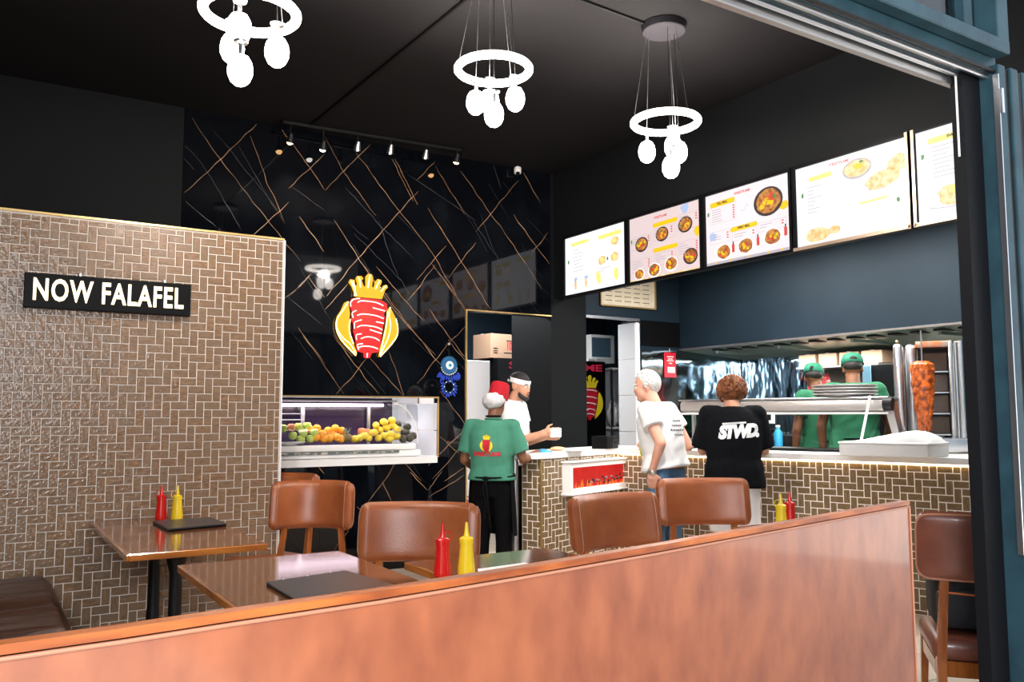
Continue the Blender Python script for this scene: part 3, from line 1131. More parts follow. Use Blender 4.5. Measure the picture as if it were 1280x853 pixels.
cl = thing('service_counter', 'brown tiled counter wing with white top, carrying the red fireplace screen', 'counter', C0)
cr_ = thing('service_counter', 'brown tiled counter wing with warm light strip under its top, running to the shopfront', 'counter', PI_)
put('counter_body', poly([C0, PI_, corner(.18), C0 + inL * .18], 0, CH), m_grout, cl, smooth=0, world=True)
put('counter_body', poly([PI_, R1, R1 + inR * .18, corner(.18)], 0, CH), m_grout, cr_, smooth=0, world=True)
o_ = -.018
rnd = [C0 + inL * o_ - LD * .02, C0 + inL * .0 - LD * .07, C0 + inL * .06 - LD * .115, C0 + inL * .16 - LD * .13, C0 + inL * .42 - LD * .11]
put('countertop', poly(rnd[:1] + [corner(o_), corner(.42)] + rnd[:0:-1], CH, CT), m_white, cl, smooth=0, world=True)
put('countertop', poly([corner(o_), R1 + inR * o_, R1 + inR * .62, corner(.62), corner(.42)], CH, CT), m_white, cr_, smooth=0, world=True)
put('light_strip', MB().box((LR / 2 + .02, -.012, CH - .006), (LR - .04, .012, .010), FR), m_led, cr_, smooth=0, world=True)
put('corner_trim', MB().box((0, -.004, CH / 2), (.014, .014, CH), FL), m_gold, cl, smooth=0, world=True)
put('corner_trim', MB().box((LL - .09, -.006, CH / 2), (.012, .012, CH), FL), m_gold, cl, smooth=0, world=True)
cells = [c for c in herring(.008, LL - .01, 0.0, CH - .002, .0, .02)]
tile_field('counter_tile', cells, FL, cl, m_tile2, 270, lambda x, y: 660 < x < 800 and 540 < y < 700)
tile_field('counter_tile', herring(.01, LR, 0.0, CH - .012, .013, .03), FR, cr_, m_tile2, 298, lambda x, y: 840 < x < 1225 and 540 < y < 720)
FE = frame_of(C0 + inL * .18, C0)
tile_field('counter_tile', herring(.0, .18, 0.0, CH - .002), FE, cl, m_tile2, 28, lambda x, y: 640 < x < 690)
pq = C0 + inL * .235 - LD * .02
put('steel_post', MB().cyl((pq.x, pq.y, 0), (pq.x, pq.y, CH), .026, n=20), m_steel, cl, world=True)
for s_ in (.3, .38):
    pass


def on_front(px, py, F, out=0.0):
    """local (u, z) where the ray of a pixel meets the plane of a counter front"""
    Fi = F.inverted()
    o = Fi @ V((0, 0, H))
    r = FWD + RIGHT * ((px - 640) / FPX) - UP * ((py - 426.5) / FPX)
    d = Fi.to_3x3() @ r
    t = (-out - o.y) / d.y
    q = o + d * t
    return q.x, q.z


# electric fireplace screen mounted on the left wing
OUT = .085
u0, zt0 = on_front(713, 579, FL, OUT)
u1, zt1 = on_front(793, 573, FL, OUT)
_, zb0 = on_front(713, 617, FL, OUT)
_, zb1 = on_front(791, 609, FL, OUT)
zt, zb = (zt0 + zt1) / 2, (zb0 + zb1) / 2
su0, sz0 = on_front(716, 610.5, FL, OUT)
su1, sz1 = on_front(787, 579.5, FL, OUT)
_, sz1b = on_front(716, 584.5, FL, OUT)
_, sz0b = on_front(787, 604, FL, OUT)
sz0, sz1 = (sz0 + sz0b) / 2, (sz1 + sz1b) / 2
fp = thing('fireplace_screen', 'white framed electric fireplace screen glowing red on the tiled counter', 'screen', FL @ V(((u0 + u1) / 2, -OUT / 2, zb)))
fr_ = MB()
for a, b, c, d in ((u0, su0, zb, zt), (su1, u1, zb, zt), (su0, su1, zb, sz0), (su0, su1, sz1, zt)):
    fr_.box(((a + b) / 2, -OUT / 2 - .004, (c + d) / 2), (b - a, OUT, d - c), FL)
put('frame', fr_, m_white, fp, smooth=0, world=True)
put('mantel', MB().box(((u0 + u1) / 2, -OUT / 2 - .008, zt + .006), (u1 - u0 + .03, OUT + .02, .014), FL, bev=.003).box(((u0 + u1) / 2, -OUT / 2 - .008, zb - .006), (u1 - u0 + .03, OUT + .02, .014), FL, bev=.003), m_white, fp, smooth=0, world=True)
m_fire = glow('fire_screen', (0.45, 0.002, 0.004), .75, var=(5, (0.70, 0.012, 0.008)))
put('screen', MB().box(((su0 + su1) / 2, -OUT * .55, (sz0 + sz1) / 2), (su1 - su0, .01, sz1 - sz0), FL), m_fire, fp, smooth=0, world=True)
fl_, em, co = MB(), MB(), MB()
rf = random.Random(5)
W_ = su1 - su0
Yf = -OUT * .55 - .007
for k in range(26):
    x = su0 + .012 + (W_ - .03) * rf.random()
    left = 1 - (x - su0) / W_
    h = (.02 + .05 * rf.random()) * (.45 + left * .75)
    w = .006 + .008 * rf.random()
    b_ = sz0 + .003
    fl_.add([(x - w, Yf, b_), (x + w, Yf, b_), (x + w * .6, Yf, b_ + h * .5), (x + w * rf.uniform(-.5, .9), Yf, b_ + h), (x - w * .8, Yf, b_ + h * .45)], [(0, 1, 2, 3, 4)], FL)
for k in range(34):
    x = su0 + W_ * (.30 + .68 * rf.random())
    z = sz0 + .02 + .055 * rf.random() * (.6 + .6 * (x - su0) / W_)
    r_ = .006 + .009 * rf.random()
    (co if k % 4 else em).ball((x, Yf, z), (r_ * 1.4, .003, r_ * .8), 8, 5, None)
co.v = [tuple(FL @ V(p)) for p in co.v]
em.v = [tuple(FL @ V(p)) for p in em.v]
put('flames', fl_, glow('flame_glow', (1.0, 0.24, 0.015), .8), fp, smooth=0, world=True, kind='stuff')
put('coals', co, mat('coal', (0.02, 0.012, 0.012), .5), fp, world=True, kind='stuff')
put('ash', em, mat('ash_grey', (0.28, 0.2, 0.2), .6), fp, world=True, kind='stuff')


# ------------------------------------------------------------ things on the counter top
def ctop(x, y):
    return wpl(x, y, 2, CT + .001)


p = ctop(760, 561)
reg = thing('receipt_printer', 'small black receipt printer on the white counter top by the doorway', 'printer', p, math.atan2(LD.y, LD.x))
put('housing', MB().box((-.0, .03, .055), (.20, .16, .11), bev=.008), m_plastic_black, reg)
put('paper_slot', MB().box((.05, -.052, .075), (.09, .006, .02), bev=.002), m_iron, reg)
put('side_seam', MB().box((.0, -.052, .055), (.003, .004, .10)), m_menu, reg)
p = ctop(697, 563.5)
bun = thing('bread_roll', 'pale bread roll on the counter beside the blue gloved hand', 'bread', p)
put('crust', MB().lathe([(0, 0), (.045, 0), (.058, .012), (.05, .028), (.025, .036), (0, .038)], 20, Matrix.Diagonal((1.25, .8, .9, 1)), cap=False), mat('bread_crust', (.75, .42, .20), .7, var=(20, (.85, .6, .38))), bun)
p = ctop(720, 564)
nap = thing('paper_bag', 'flat white paper bag lying on the counter behind the fireplace screen', 'bag', p, .4)
put('bag_sheet', MB().box((0, 0, .006), (.24, .12, .010), bev=.003), m_paper, nap)

# white box with a folded cloth, at the shopfront end of the counter
A, B, C = ctop(1049, 570), ctop(1161, 573.5), ctop(1218, 566)
xd = (B - A)
yd = V((-xd.y, xd.x, 0)).normalized() * .36
xd3 = xd.normalized()
FX = Matrix.Translation(A) @ Matrix.Rotation(math.atan2(xd.y, xd.x), 4, 'Z')
L_ = xd.length
bx = thing('storage_box', 'long white lidded box on the counter, in front of the kebab machine', 'box', A)
put('box_body', MB().box((L_ / 2, .22, .043), (L_, .44, .086), FX, bev=.006), m_white, bx, world=True)
put('box_lid', MB().box((L_ / 2, .22, .094), (L_ + .012, .452, .016), FX, bev=.005), m_white, bx, world=True)
mb = MB()
bm = bmesh.new()
bmesh.ops.create_grid(bm, x_segments=34, y_segments=22, size=.5)
for v in bm.verts:
    x, y = v.co.x * 2, v.co.y * 2
    h = max(0, 1 - abs(x) ** 3) * max(0, 1 - abs(y) ** 4)
    sl = .25 + .75 * min(1, max(0, (x + .75) / 1.2))
    v.co = (L_ * .56 + x * L_ * .44, .22 + y * .16, .103 + .082 * h ** .5 * sl + .004 * noise.noise((x * 5, y * 6, 0)) * h)
mb.bm(bm, FX)
cloth = put('folded_cloth', mb, m_paper, None, world=False, smooth=60)
tag(cloth, 'mound of white folded cloth on top of the white lidded box', 'cloth')

# ------------------------------------------------------------ glass display shelf on the right wing
BO = .46
def rline(px, off, z):
    """point above the right wing, off metres inside its front, behind pixel column px"""
    Fi = FR.inverted()
    o = Fi @ V((0, 0, H))
    r = Fi.to_3x3() @ (FWD + RIGHT * ((px - 640) / FPX))
    q = o + r * ((off - o.y) / r.y)
    return FR @ V((q.x, off, z))


ga, gb = rline(848, BO, 0), rline(1108, BO, 0)
FG = frame_of(ga, gb)
GL = (gb - ga).length
dc = thing('display_shelf', 'steel framed glass food display on the counter, plates stacked on it', 'display case', ga)
ZB = 1.455
put('top_beam', MB().box((GL / 2, .05, ZB), (GL, .12, .105), FG, bev=.03), mat('matt_aluminium', (.52, .49, .47), .45, metal=.7), dc, world=True)
put('top_shelf', MB().box((GL / 2, .12, ZB + .058), (GL, .28, .014), FG, bev=.003), m_steel, dc, world=True)
put('light_rail', MB().box((GL / 2, -.02, ZB - .062), (GL, .02, .016), FG), m_white, dc, world=True)
gz = CT + .005
put('front_glass', MB().add([FG @ V(p) for p in ((0, -.25, gz), (GL, -.25, gz), (GL, -.01, ZB - .05), (0, -.01, ZB - .05), (0, -.245, gz), (GL, -.245, gz), (GL, -.005, ZB - .05), (0, -.005, ZB - .05))],
    [(0, 1, 2, 3), (7, 6, 5, 4), (0, 4, 5, 1), (1, 5, 6, 2), (2, 6, 7, 3), (3, 7, 4, 0)]), m_glass, dc, smooth=0, world=True)
put('end_support', MB().tube([FG @ V((GL - .0, .03, ZB + .02)), FG @ V((GL + .07, .05, gz))], [.05, .036], 4), m_steel, dc, smooth=0, world=True)
put('end_cap', MB().cyl(FG @ V((GL - .03, -.02, ZB + .005)), FG @ V((GL + .035, -.02, ZB + .005)), .05, n=20), m_iron, dc, world=True)
pA, pB = rline(1085, .38, ZB + .07), rline(1068, .16, gz)
put('glass_strut', MB().tube([pA, pB], .010, 8), m_white, dc, world=True)
put('rear_support', MB().tube([FG @ V((.03, .2, ZB)), FG @ V((.03, .2, gz))], .02, 4), m_steel, dc, world=True)
put('base_pan', MB().box((GL / 2, .06, CT + .014), (GL - .05, .28, .022), FG, bev=.003), m_iron, dc, world=True)
m_tray = mat('pale_tray_metal', (.74, .72, .70), .35, metal=.3)
lamp('display_fill_lamp', 'AREA', FG @ V((GL / 2, .02, ZB - .08)), 5, (1, .95, .9), GL * .9, .05).rotation_euler = (0, 0, math.atan2(RD.y, RD.x))  # lamp added below the beam to lighten the dark space behind the glass
for k in range(4):
    q = rline(1053, BO + .16, ZB + .080 + k * .024)
    tr = thing('serving_tray', ('lowest of the four stacked steel trays on the display shelf', 'second lowest of the four stacked steel trays on the display shelf', 'second highest of the four stacked steel trays on the display shelf', 'topmost of the four stacked steel trays on the display shelf')[k], 'tray', q, math.atan2(RD.y, RD.x), 'stacked trays on the display shelf')
    put('tray_rim', MB().lathe([(0, -.008), (.19, -.008), (.222, .012), (.236, .016), (.236, .010), (.225, .006), (.195, -.012), (0, -.012)], 32, Matrix.Diagonal((1.12, .8, 1, 1)), cap=False), m_tray, tr)

# ------------------------------------------------------------ kebab machine and meat
kb = wp(1163, 548, 6.62)
KD = (V((0, 0, 0)) - V((kb.x, kb.y, 0))).normalized()
km = thing('kebab_grill', 'stainless vertical kebab grill with dark burners behind the counter box', 'grill', (kb.x, kb.y, CT + .001), face(KD.x, KD.y))
Z0, Z1 = .0, .855
put('grill_base', MB().box((0, 0, .06), (.54, .40, .11), bev=.01), m_steel, km)
put('back_panel', MB().box((.055, .13, .48), (.24, .05, .74), bev=.004), m_iron, km)
for k in range(4):
    o = put('burner', MB().box((.06, .095, .215 + k * .165), (.165, .03, .145), bev=.006), mat('burner_ceramic', (.10, .07, .055), .6, bump=(200, .6)) if k == 0 else MATS['burner_ceramic'], km)
    put('burner_rim', MB().box((.06, .078, .215 + k * .165 - .078), (.175, .02, .010)), m_steel, o)
vs, fs = [], []
for i in range(15):
    a = -.9 + 1.8 * i / 14
    for z in (.10, .86):
        vs.append((-.17 - .085 * math.sin(a) - .0, .06 - .11 * math.cos(a) + .05, z))
for i in range(14):
    fs.append((i * 2, i * 2 + 2, i * 2 + 3, i * 2 + 1))
put('side_reflector', MB().box((-.205, .06, .48), (.075, .20, .76), bev=.03), m_steel, km, smooth=60)
put('side_reflector', MB().box((-.115, .11, .48), (.085, .10, .76), bev=.035), m_steel, km, smooth=60)
put('side_column', MB().box((.165, .05, .48), (.028, .22, .76), bev=.01), m_steel, km)
put('side_column', MB().cyl((.235, .0, .10), (.235, .0, .865), .036, n=24), m_steel, km)
put('side_column', MB().box((.200, .06, .48), (.02, .2, .76), bev=.006), m_steel, km)
put('top_plate', MB().box((.05, .08, .845), (.26, .20, .05), bev=.008), mat('hot_copper', (.75, .22, .05), .35, metal=.7, var=(12, (.5, .4, .35))), km)
put('spit_rod', MB().cyl((-.035, -.08, .12), (-.035, -.08, .95), .006, n=10), m_steel, km)
put('drip_tray', MB().lathe([(0, .115), (.12, .115), (.135, .13), (.13, .13), (.118, .12), (0, .12)], 28, Matrix.Translation((-.035, -.08, 0)), cap=False), m_steel, km)
put('control_knob', MB().cyl((.10, -.20, .06), (.10, -.225, .06), .018, n=14), m_iron, km)
put('top_knob', MB().ball((-.21, -.02, .875), .012), m_gold, km)
vs, fs = [], []
nn, mm = 56, 80
for j in range(mm + 1):
    t_ = j / mm
    z = .17 + t_ * .54
    for i in range(nn):
        a = 2 * PI * i / nn
        r = (.040 + .042 * min(1, t_ * 1.35) ** .9) * (1 if t_ < .96 else .93 - (t_ - .96) * 8)
        lay = noise.noise((math.cos(a) * 3.2, math.sin(a) * 3.2, z * 26)) * .014 + noise.noise((math.cos(a) * 7, math.sin(a) * 7, z * 70)) * .007
        r = max(.008, r + lay)
        vs.append((r * math.cos(a), r * math.sin(a), z))
for j in range(mm):
    for i in range(nn):
        l = (i + 1) % nn
        fs.append((j * nn + i, j * nn + l, (j + 1) * nn + l, (j + 1) * nn + i))
fs += [tuple(range(nn))[::-1], tuple(mm * nn + k for k in range(nn))]
m_meat = mat('roasted_meat', (.62, .13, .015), .35, var=(28, (.16, .022, .006), .42, .66), bump=(60, .5), coat=.3)
km_m = WM[km.name]
meat = thing('kebab_meat', 'stack of glistening orange-brown roast meat on the vertical spit', 'meat', km_m @ V((-.035, -.08, 0)))
put('meat_stack', MB().add(vs, fs), m_meat, meat, smooth=70)

# ------------------------------------------------------------ alcove: hood, steel sheet, rear bench
XR2 = 7.76
hood = thing('extractor_hood', 'green-grey extractor hood with steel lip over the kitchen', 'hood', (7.3, 4.6, 2.1))
put('hood_lip', MB().box((XN - .012, 4.45, 2.125), (.03, 5.44, .022), bev=.003), m_steel, hood, world=True)
put('hood_underside', MB().add([(XN, 1.8, 2.115), (XR2, 1.8, 2.04), (XR2, YB, 2.04), (XN, YB, 2.115), (XN, 1.8, 2.14), (XR2, 1.8, 2.14), (XR2, YB, 2.14), (XN, YB, 2.14)],
    [(0, 1, 2, 3), (7, 6, 5, 4), (0, 4, 5, 1), (1, 5, 6, 2), (2, 6, 7, 3), (3, 7, 4, 0)]), m_hood, hood, smooth=0, world=True)
for k in range(22):
    y = 2.2 + k * .215
    put('filter_slat', MB().box((XN + .17, y, 2.099), (.16, .10, .016), bev=.003), m_iron, hood, smooth=0, world=True)
for k in range(6):
    put('hood_rib', MB().box((XN + .50, 2.4 + k * .85, 2.066), (.90, .03, .03)), m_hood, hood, smooth=0, world=True)
bs = MB().box((XR2 + .01, (6.10 + YB - .02) / 2, 1.52), (.012, YB - .02 - 6.10, 1.05))
st = put('backsplash', bs, m_foil, None, smooth=0)
tag(st, 'wide crinkled mirror-bright steel sheet on the wall behind the kitchen', 'panel')
rb_ = thing('rear_workbench', 'steel workbench along the mirror-bright kitchen wall', 'workbench', (7.45, 5.9, 0))
put('bench_top', MB().box((7.42, 6.11, .93), (.62, 1.96, .04), bev=.004), m_steel, rb_, world=True)
for y in (5.18, 6.1, 7.0):
    put('leg', MB().box((7.14, y, .455), (.04, .04, .91)), m_steel, rb_, world=True)
    put('leg', MB().box((7.70, y, .455), (.04, .04, .91)), m_steel, rb_, world=True)
put('lower_shelf', MB().box((7.42, 6.11, .3), (.60, 1.9, .03)), m_steel, rb_, world=True)
ZK = .951
for lab, y, w, h, mm_ in (('dark sandwich press on the rear bench under the display beam', 6.35, .45, .20, m_iron), ('black oven on the rear bench beside the green-shirted staff', 5.46, .55, .26, m_plastic_black)):
    t = thing('kitchen_appliance', lab, 'appliance', (7.50, y, ZK))
    put('housing', MB().box((0, 0, h / 2 + .015), (.42, w, h), bev=.015), mm_, t)
    put('handle', MB().tube([(-.215, -w * .35, h * .7), (-.25, -w * .35, h * .7), (-.25, w * .35, h * .7), (-.215, w * .35, h * .7)], .009, 8), m_steel, t)
    put('door_glass', MB().box((-.213, 0, h * .42), (.006, w * .75, h * .4), bev=.002), m_steel, t)
for k, y in enumerate((5.85, 6.78)):
    t = thing('wall_outlet', ('white switch plate on the steel wall, left of the boy in the black T-shirt', 'white switch plate on the steel wall beside the elderly customer')[k], 'outlet', (XR2 - .002, y, 1.36))
    put('plate', MB().box((-.006, 0, 0), (.012, .22, .16), bev=.004), m_white, t)
    put('socket', MB().box((-.014, .0, 0), (.006, .12, .08), bev=.002), m_iron, t)
for k, (px, c_, lab) in enumerate(((972, (.02, .25, .45), 'small bottle with blue label on the rear bench beside the black T-shirt'), (862, (.75, .75, .78), 'white plastic tub on the rear bench left of the black T-shirt'), (882, (.05, .12, .5), 'blue plastic tub on the rear bench left of the black T-shirt'))):
    q = wpl(px, 520, 0, 7.2)
    t = thing('kitchen_container', lab, 'container', (7.2, min(q.y, 6.98 - .2 * (k == 2)), ZK))
    rr_ = .045 if k == 0 else .085
    hh = .30 if k == 0 else .19 - .05 * (k == 2)
    mm_ = mat('container_%d' % k, c_, .4)
    put('container_body', MB().lathe([(0, 0), (rr_ * .9, 0), (rr_, .02), (rr_, hh * .8), (rr_ * .5, hh * .92), (rr_ * .5, hh), (0, hh)], 20, cap=False), mm_, t)
    put('lid', MB().lathe([(0, hh + .001), (rr_ * .55, hh + .001), (rr_ * .55, hh + .02), (0, hh + .021)], 20, cap=False), m_white, t)
# wall to the right of the steel sheet
slabbox('wall_kitchen_right', XR2 + .005, XR2 + .13, 1.75, 6.09, 0, 2.2, mat('dim_tan_wall', (.22, .17, .13), .7, var=(4, (.30, .27, .24))))
sh = thing('wall_shelf', 'narrow shelf under the hood holding brown cartons', 'shelf', (7.6, 5.5, 1.88))
put('shelf_board', MB().box((7.58, 5.58, 1.875), (.34, .98, .02)), m_steel, sh, world=True)
put('bracket', MB().box((7.70, 5.2, 1.82), (.10, .02, .09)), m_steel, sh, world=True)
put('bracket', MB().box((7.70, 5.95, 1.82), (.10, .02, .09)), m_steel, sh, world=True)
for k in range(4):
    t = thing('carton', ('brown carton at the left end of the shelf under the hood', 'brown carton second from the left on the shelf under the hood', 'brown carton third from the left on the shelf under the hood', 'brown carton at the right end of the shelf under the hood')[k], 'box', (7.57, 5.95 - k * .25, 1.887), .05 * k, 'cartons on the kitchen shelf')
    put('carton_body', MB().box((0, 0, .065), (.26, .21, .125), bev=.003), m_card, t)
    put('tape', MB().box((0, 0, .130), (.264, .04, .003)), m_paper, t)
for k, px in enumerate((1013, 1030)):
    q = wpl(px, 465, 0, 7.55)
    t = thing('hanging_apron', ('red apron hanging by the steel sheet, the narrower one', 'red and white striped apron hanging left of the green caps')[k], 'apron', (q.x, q.y, 1.40))
    w0 = .10 if k == 0 else .19
    vs, fs = [], []
    for j in range(13):
        for i in range(13):
            u, v = i / 12 - .5, j / 12
            vs.append((.018 * math.sin(u * 22 + j * .2) * (1.2 - v), u * w0 * (1.5 - .9 * v), v * .42))
    for j in range(12):
        for i in range(12):
            a = j * 13 + i
            fs.append((a, a + 1, a + 14, a + 13))
    m_ap = mat('apron_red_%d' % k, (.35, .025, .03), .8, var=(6, (.65, .35, .33), .55, .62, (1, 1, 6)) if k else (8, (.2, .02, .02)))
    put('apron_cloth', MB().add(vs, fs), m_ap, t, smooth=60)
    put('hook', MB().tube([(0, 0, .40), (.02, 0, .46), (.10, 0, .46)], .006, 6), m_steel, t)
q0, q1 = wpl(1084, 470, 0, 7.25), wpl(1122, 470, 0, 7.25)
fr2 = thing('tall_refrigerator', 'tall dark refrigerator with pale blue side behind the kitchen staff', 'refrigerator', (7.45, (q0.y + q1.y) / 2, 0))
w_ = q0.y - q1.y
put('cabinet', MB().box((.02, 0, .93), (.56, w_, 1.85), bev=.01), m_plastic_black, fr2)
put('side_panel', MB().box((-.268, w_ * .36, .93), (.012, w_ * .28, 1.84), bev=.003), mat('pale_blue_enamel', (.16, .30, .42), .3), fr2)
put('door_handle', MB().tube([(-.27, -.1, 1.2), (-.31, -.1, 1.2), (-.31, -.1, 1.5), (-.27, -.1, 1.5)], .010, 8), m_gold, fr2)
# red notice hanging at the hood corner
qa, qb = wpl(828, 441, 1, 7.155), wpl(847, 472, 1, 7.155)
nt_ = thing('hanging_notice', 'small red notice card hanging at the left end of the hood', 'notice', (qa + qb) / 2, 0)
put('card', MB().box((0, 0, 0), (.175, .012, .285), bev=.003), m_redprint, nt_)
put('barcode_label', MB().box((.01, -.008, -.055), (.105, .002, .065)), m_white, nt_, smooth=0)
pr_ = MB()
for z, w in ((.075, .08), (.055, .06), (.038, .085), (.015, .04)):
    pr_.box((0, -.0075, z * 1.25), (w * 1.2, .002, .010))
put('print_lines', pr_, m_white, nt_, smooth=0, kind='stuff')
put('string', MB().tube([(0, 0, .14), (0, .008, .19)], .002, 5), m_white, nt_)
# ------------------------------------------------------------ illuminated menu boards on the bulkhead
BZ0, BZ1 = 2.56, 3.19
ys = [(6.945, 5.945), (5.935, 4.985), (4.972, 4.072), (4.062, 3.140), (3.122, 2.20)]
blab = ['white menu board at the far left end of the row, beside the pillar', 'menu board with seven plates of food, second from the left', 'menu board with one large meat platter and three small ones, middle of the row',
        'overexposed white menu board with a bread basket at lower left, fourth from the left', 'menu board headed shawarma, partly hidden by the black pier']
m_s1 = glow('screen_white', (0.93, 0.95, 1.0), .80)
m_s2 = glow('screen_pinkish', (0.74, 0.60, 0.60), .74)
m_s3 = glow('screen_pale', (0.80, 0.71, 0.74), .76)
m_by = glow('screen_yellow', (0.95, 0.58, 0.01), .70)
m_by2 = glow('screen_pale_yellow', (0.95, 0.82, 0.22), .75)
m_br = glow('screen_red', (0.68, 0.06, 0.04), .69)
m_bk = glow('screen_ink', (0.05, 0.04, 0.04), .5)
m_bg = glow('screen_grey_ink', (0.48, 0.43, 0.48), .69)
m_bw = glow('screen_plate', (0.88, 0.85, 0.85), .8)
m_bf = glow('screen_food', (0.28, 0.06, 0.015), .69, var=(45, (.72, .33, .08)))
m_bf2 = glow('screen_food_pale', (0.80, 0.45, 0.16), .75, var=(30, (.95, .80, .45)))
m_bgr = glow('screen_green', (0.08, 0.25, 0.06), .69)
m_bbl = glow('screen_blue', (0.42, 0.54, 0.80), .72)


def board(k):
    ya, yb = ys[k]
    W, Hh = ya - yb, BZ1 - BZ0
    t = thing('menu_board', blab[k], 'menu board', (XB, (ya + yb) / 2, (BZ0 + BZ1) / 2), -PI / 2, 'menu boards over the counter')
    # local: x to the right as read, -y towards the customer, z up
    f_ = MB()
    b_ = .024
    for sx in (-1, 1):
        f_.box((sx * (W / 2 - b_ / 2), 0, 0), (b_, .06, Hh))
    for sz in (-1, 1):
        f_.box((0, 0, sz * (Hh / 2 - b_ / 2)), (W - 2 * b_, .06, b_))
    put('frame', f_, m_plastic_black, t, smooth=0)
    base = (m_s1, m_s2, m_s3, m_s1, m_s1)[k]
    put('light_panel', MB().box((0, .006, 0), (W - 2 * b_, .03, Hh - 2 * b_)), base, t, smooth=0)
    if k >= 3:
        put('inner_trim', MB().box((0, -.031, -Hh / 2 + .014), (W, .004, .024)).box((W / 2 - .012, -.031, 0) if k == 3 else (-W / 2 + .012, -.031, 0), (.02, .004, Hh)), mat('champagne_trim', (.45, .33, .24), .35, metal=.6) if k == 3 else MATS['champagne_trim'], t, smooth=0)
    w, h = W - 2 * b_, Hh - 2 * b_
    Y = -.0095
    lay = {}

    def P(u, v, dy=0):
        return ((u - .5) * w, Y - dy, (.5 - v) * h)

    def G(nm, m):
        return lay.setdefault((nm, m.name), (MB(), m))[0]

    def rect(nm, m, u0, v0, u1, v1, dy=0.0, sk=0.0):
        a, b, c, d = P(u0, v1 + sk, dy), P(u1, v1, dy), P(u1, v0, dy), P(u0, v0 + sk, dy)
        G(nm, m).add([a, b, c, d], [(0, 1, 2, 3)])

    def disc(nm, m, u, v, ru, rv, dy=0.0, n=22, jit=0.0, rot=0):
        vs = []
        rj = random.Random(int(u * 1000 + v * 77))
        for i in range(n):
            an = 2 * PI * i / n
            q = 1 + jit * rj.uniform(-1, 1)
            x, z = ru * w * math.cos(an) * q, rv * h * math.sin(an) * q
            c_, s_ = math.cos(rot), math.sin(rot)
            p = P(u, v, dy)
            vs.append((p[0] + x * c_ - z * s_, p[1], p[2] + x * s_ + z * c_))
        G(nm, m).add(vs, [tuple(range(n))])

    def plate(u, v, r, rim=True, dark=False):
        asp = w / h
        disc('plate_prints', m_bk if dark else m_bw, u, v, r, r * asp * .80, .0006)
        disc('food_prints', m_bf, u, v - .004, r * .84, r * asp * .64, .0012, jit=.06)
        rj = random.Random(int(u * 999 + v * 313))
        for i in range(9):
            a, q = rj.uniform(0, 6.28), rj.uniform(.1, .6) * r
            disc(('topping_prints', 'sauce_prints', 'herb_prints')[i % 3], (m_by, m_br, m_bgr)[i % 3] if not (i % 3 == 2 and i > 4) else m_by, u + q * math.cos(a), v + q * asp * .7 * math.sin(a), r * .16, r * .14 * asp, .0018, 7, .3)

    def banner(u0, v0, u1, v1, word=None, m=m_by):
        rect('banner_prints', m, u0, v0, u1, v1, .0006, .008)
        disc('banner_prints', m, u0, (v0 + v1) / 2 + .006, .012, (v1 - v0) * .42, .0005, 10, .2)
        disc('banner_prints', m, u1, (v0 + v1) / 2, .012, (v1 - v0) * .48, .0005, 10, .2)
        if word:
            me = text_mesh(word, (v1 - v0) * h * .5, bold=.0012, sx=.8)
            me.transform(Matrix.Translation(P((u0 + u1) / 2, (v0 + v1) / 2, .0015)) @ FACE_Y)
            put('heading', me, m_bk, t, smooth=0, norm=False)

    def lines(u0, v0, u1, n, dv, price=True, pm=None):
        rj = random.Random(int(u0 * 100 + v0 * 31 + k))
        for i in range(n):
            v = v0 + i * dv
            rect('text_lines', m_bg, u0, v, u0 + (u1 - u0) * rj.uniform(.25, .6), v + .010, .0006)
            if price:
                rect('price_lines', pm or m_br, u1 - .028, v - .004, u1 - .004, v + .012, .0006)

    def cardbox(u0, v0, u1, v1):
        for a in ((u0, v0, u1, v0 + .004), (u0, v1, u1, v1 + .004), (u0, v0, u0 + .003, v1), (u1, v0, u1 + .003, v1)):
            rect('card_outline', m_bg, *a, .0004)

    def title(u, v, hh=.035):
        me = text_mesh('STREETFLAME', hh * h, bold=.0008, sx=.95)
        me.transform(Matrix.Translation(P(u, v, .0012)) @ FACE_Y)
        put('title', me, m_br, t, smooth=0, norm=False)

    def leafp(u, v):
        disc('leaf_prints', m_bgr, u, v, .012, .035, .0007, 8, .35)
    if k == 0:
        banner(.12, .10, .40, .16, None, m_by2)
        banner(.58, .10, .92, .17, None, m_by2)
        leafp(.06, .42)
        for u, v in ((.83, .26), (.83, .52), (.63, .53)):
            disc('food_prints', m_bf2, u, v, .065, .075, .0008, 16, .08)
            disc('topping_prints', m_by2, u, v, .03, .035, .0014, 9, .2)
        disc('sauce_prints', glow('screen_pink', (.95, .70, .62), 1.0), .64, .28, .08, .07, .0008, 16, .2)
        leafp(.715, .52)
        for u in (.18, .36):
            rect('cup_prints', m_bf2, u - .018, .76, u + .018, .92, .0008)
            disc('topping_prints', m_bbl, u, .75, .03, .03, .0012, 10, .3)
        for u in (.57, .85):
            disc('banana_prints', m_by2, u, .80, .035, .11, .0008, 16, .15, rot=.2)
        lines(.14, .24, .48, 7, .06, False)
        lines(.58, .66, .92, 2, .04, False)
    elif k == 1:
        title(.46, .085)
        banner(.36, .16, .68, .225)
        banner(.36, .545, .68, .61)
        for a in ((.03, .30, .32, .50), (.36, .25, .66, .44), (.69, .15, .98, .38), (.03, .66, .32, .86), (.36, .63, .66, .82), (.69, .55, .98, .80)):
            cardbox(*a)
        for u, v, n in ((.05, .33, 3), (.38, .28, 3), (.71, .18, 3), (.05, .69, 4), (.38, .66, 4), (.71, .58, 5)):
            lines(u, v, u + .25, n, .036)
        for u, v, r in ((.18, .44, .095), (.48, .36, .09), (.80, .31, .095), (.14, .90, .078), (.36, .88, .092), (.60, .84, .092), (.86, .79, .095)):
            plate(u, v, r, dark=v < .8)
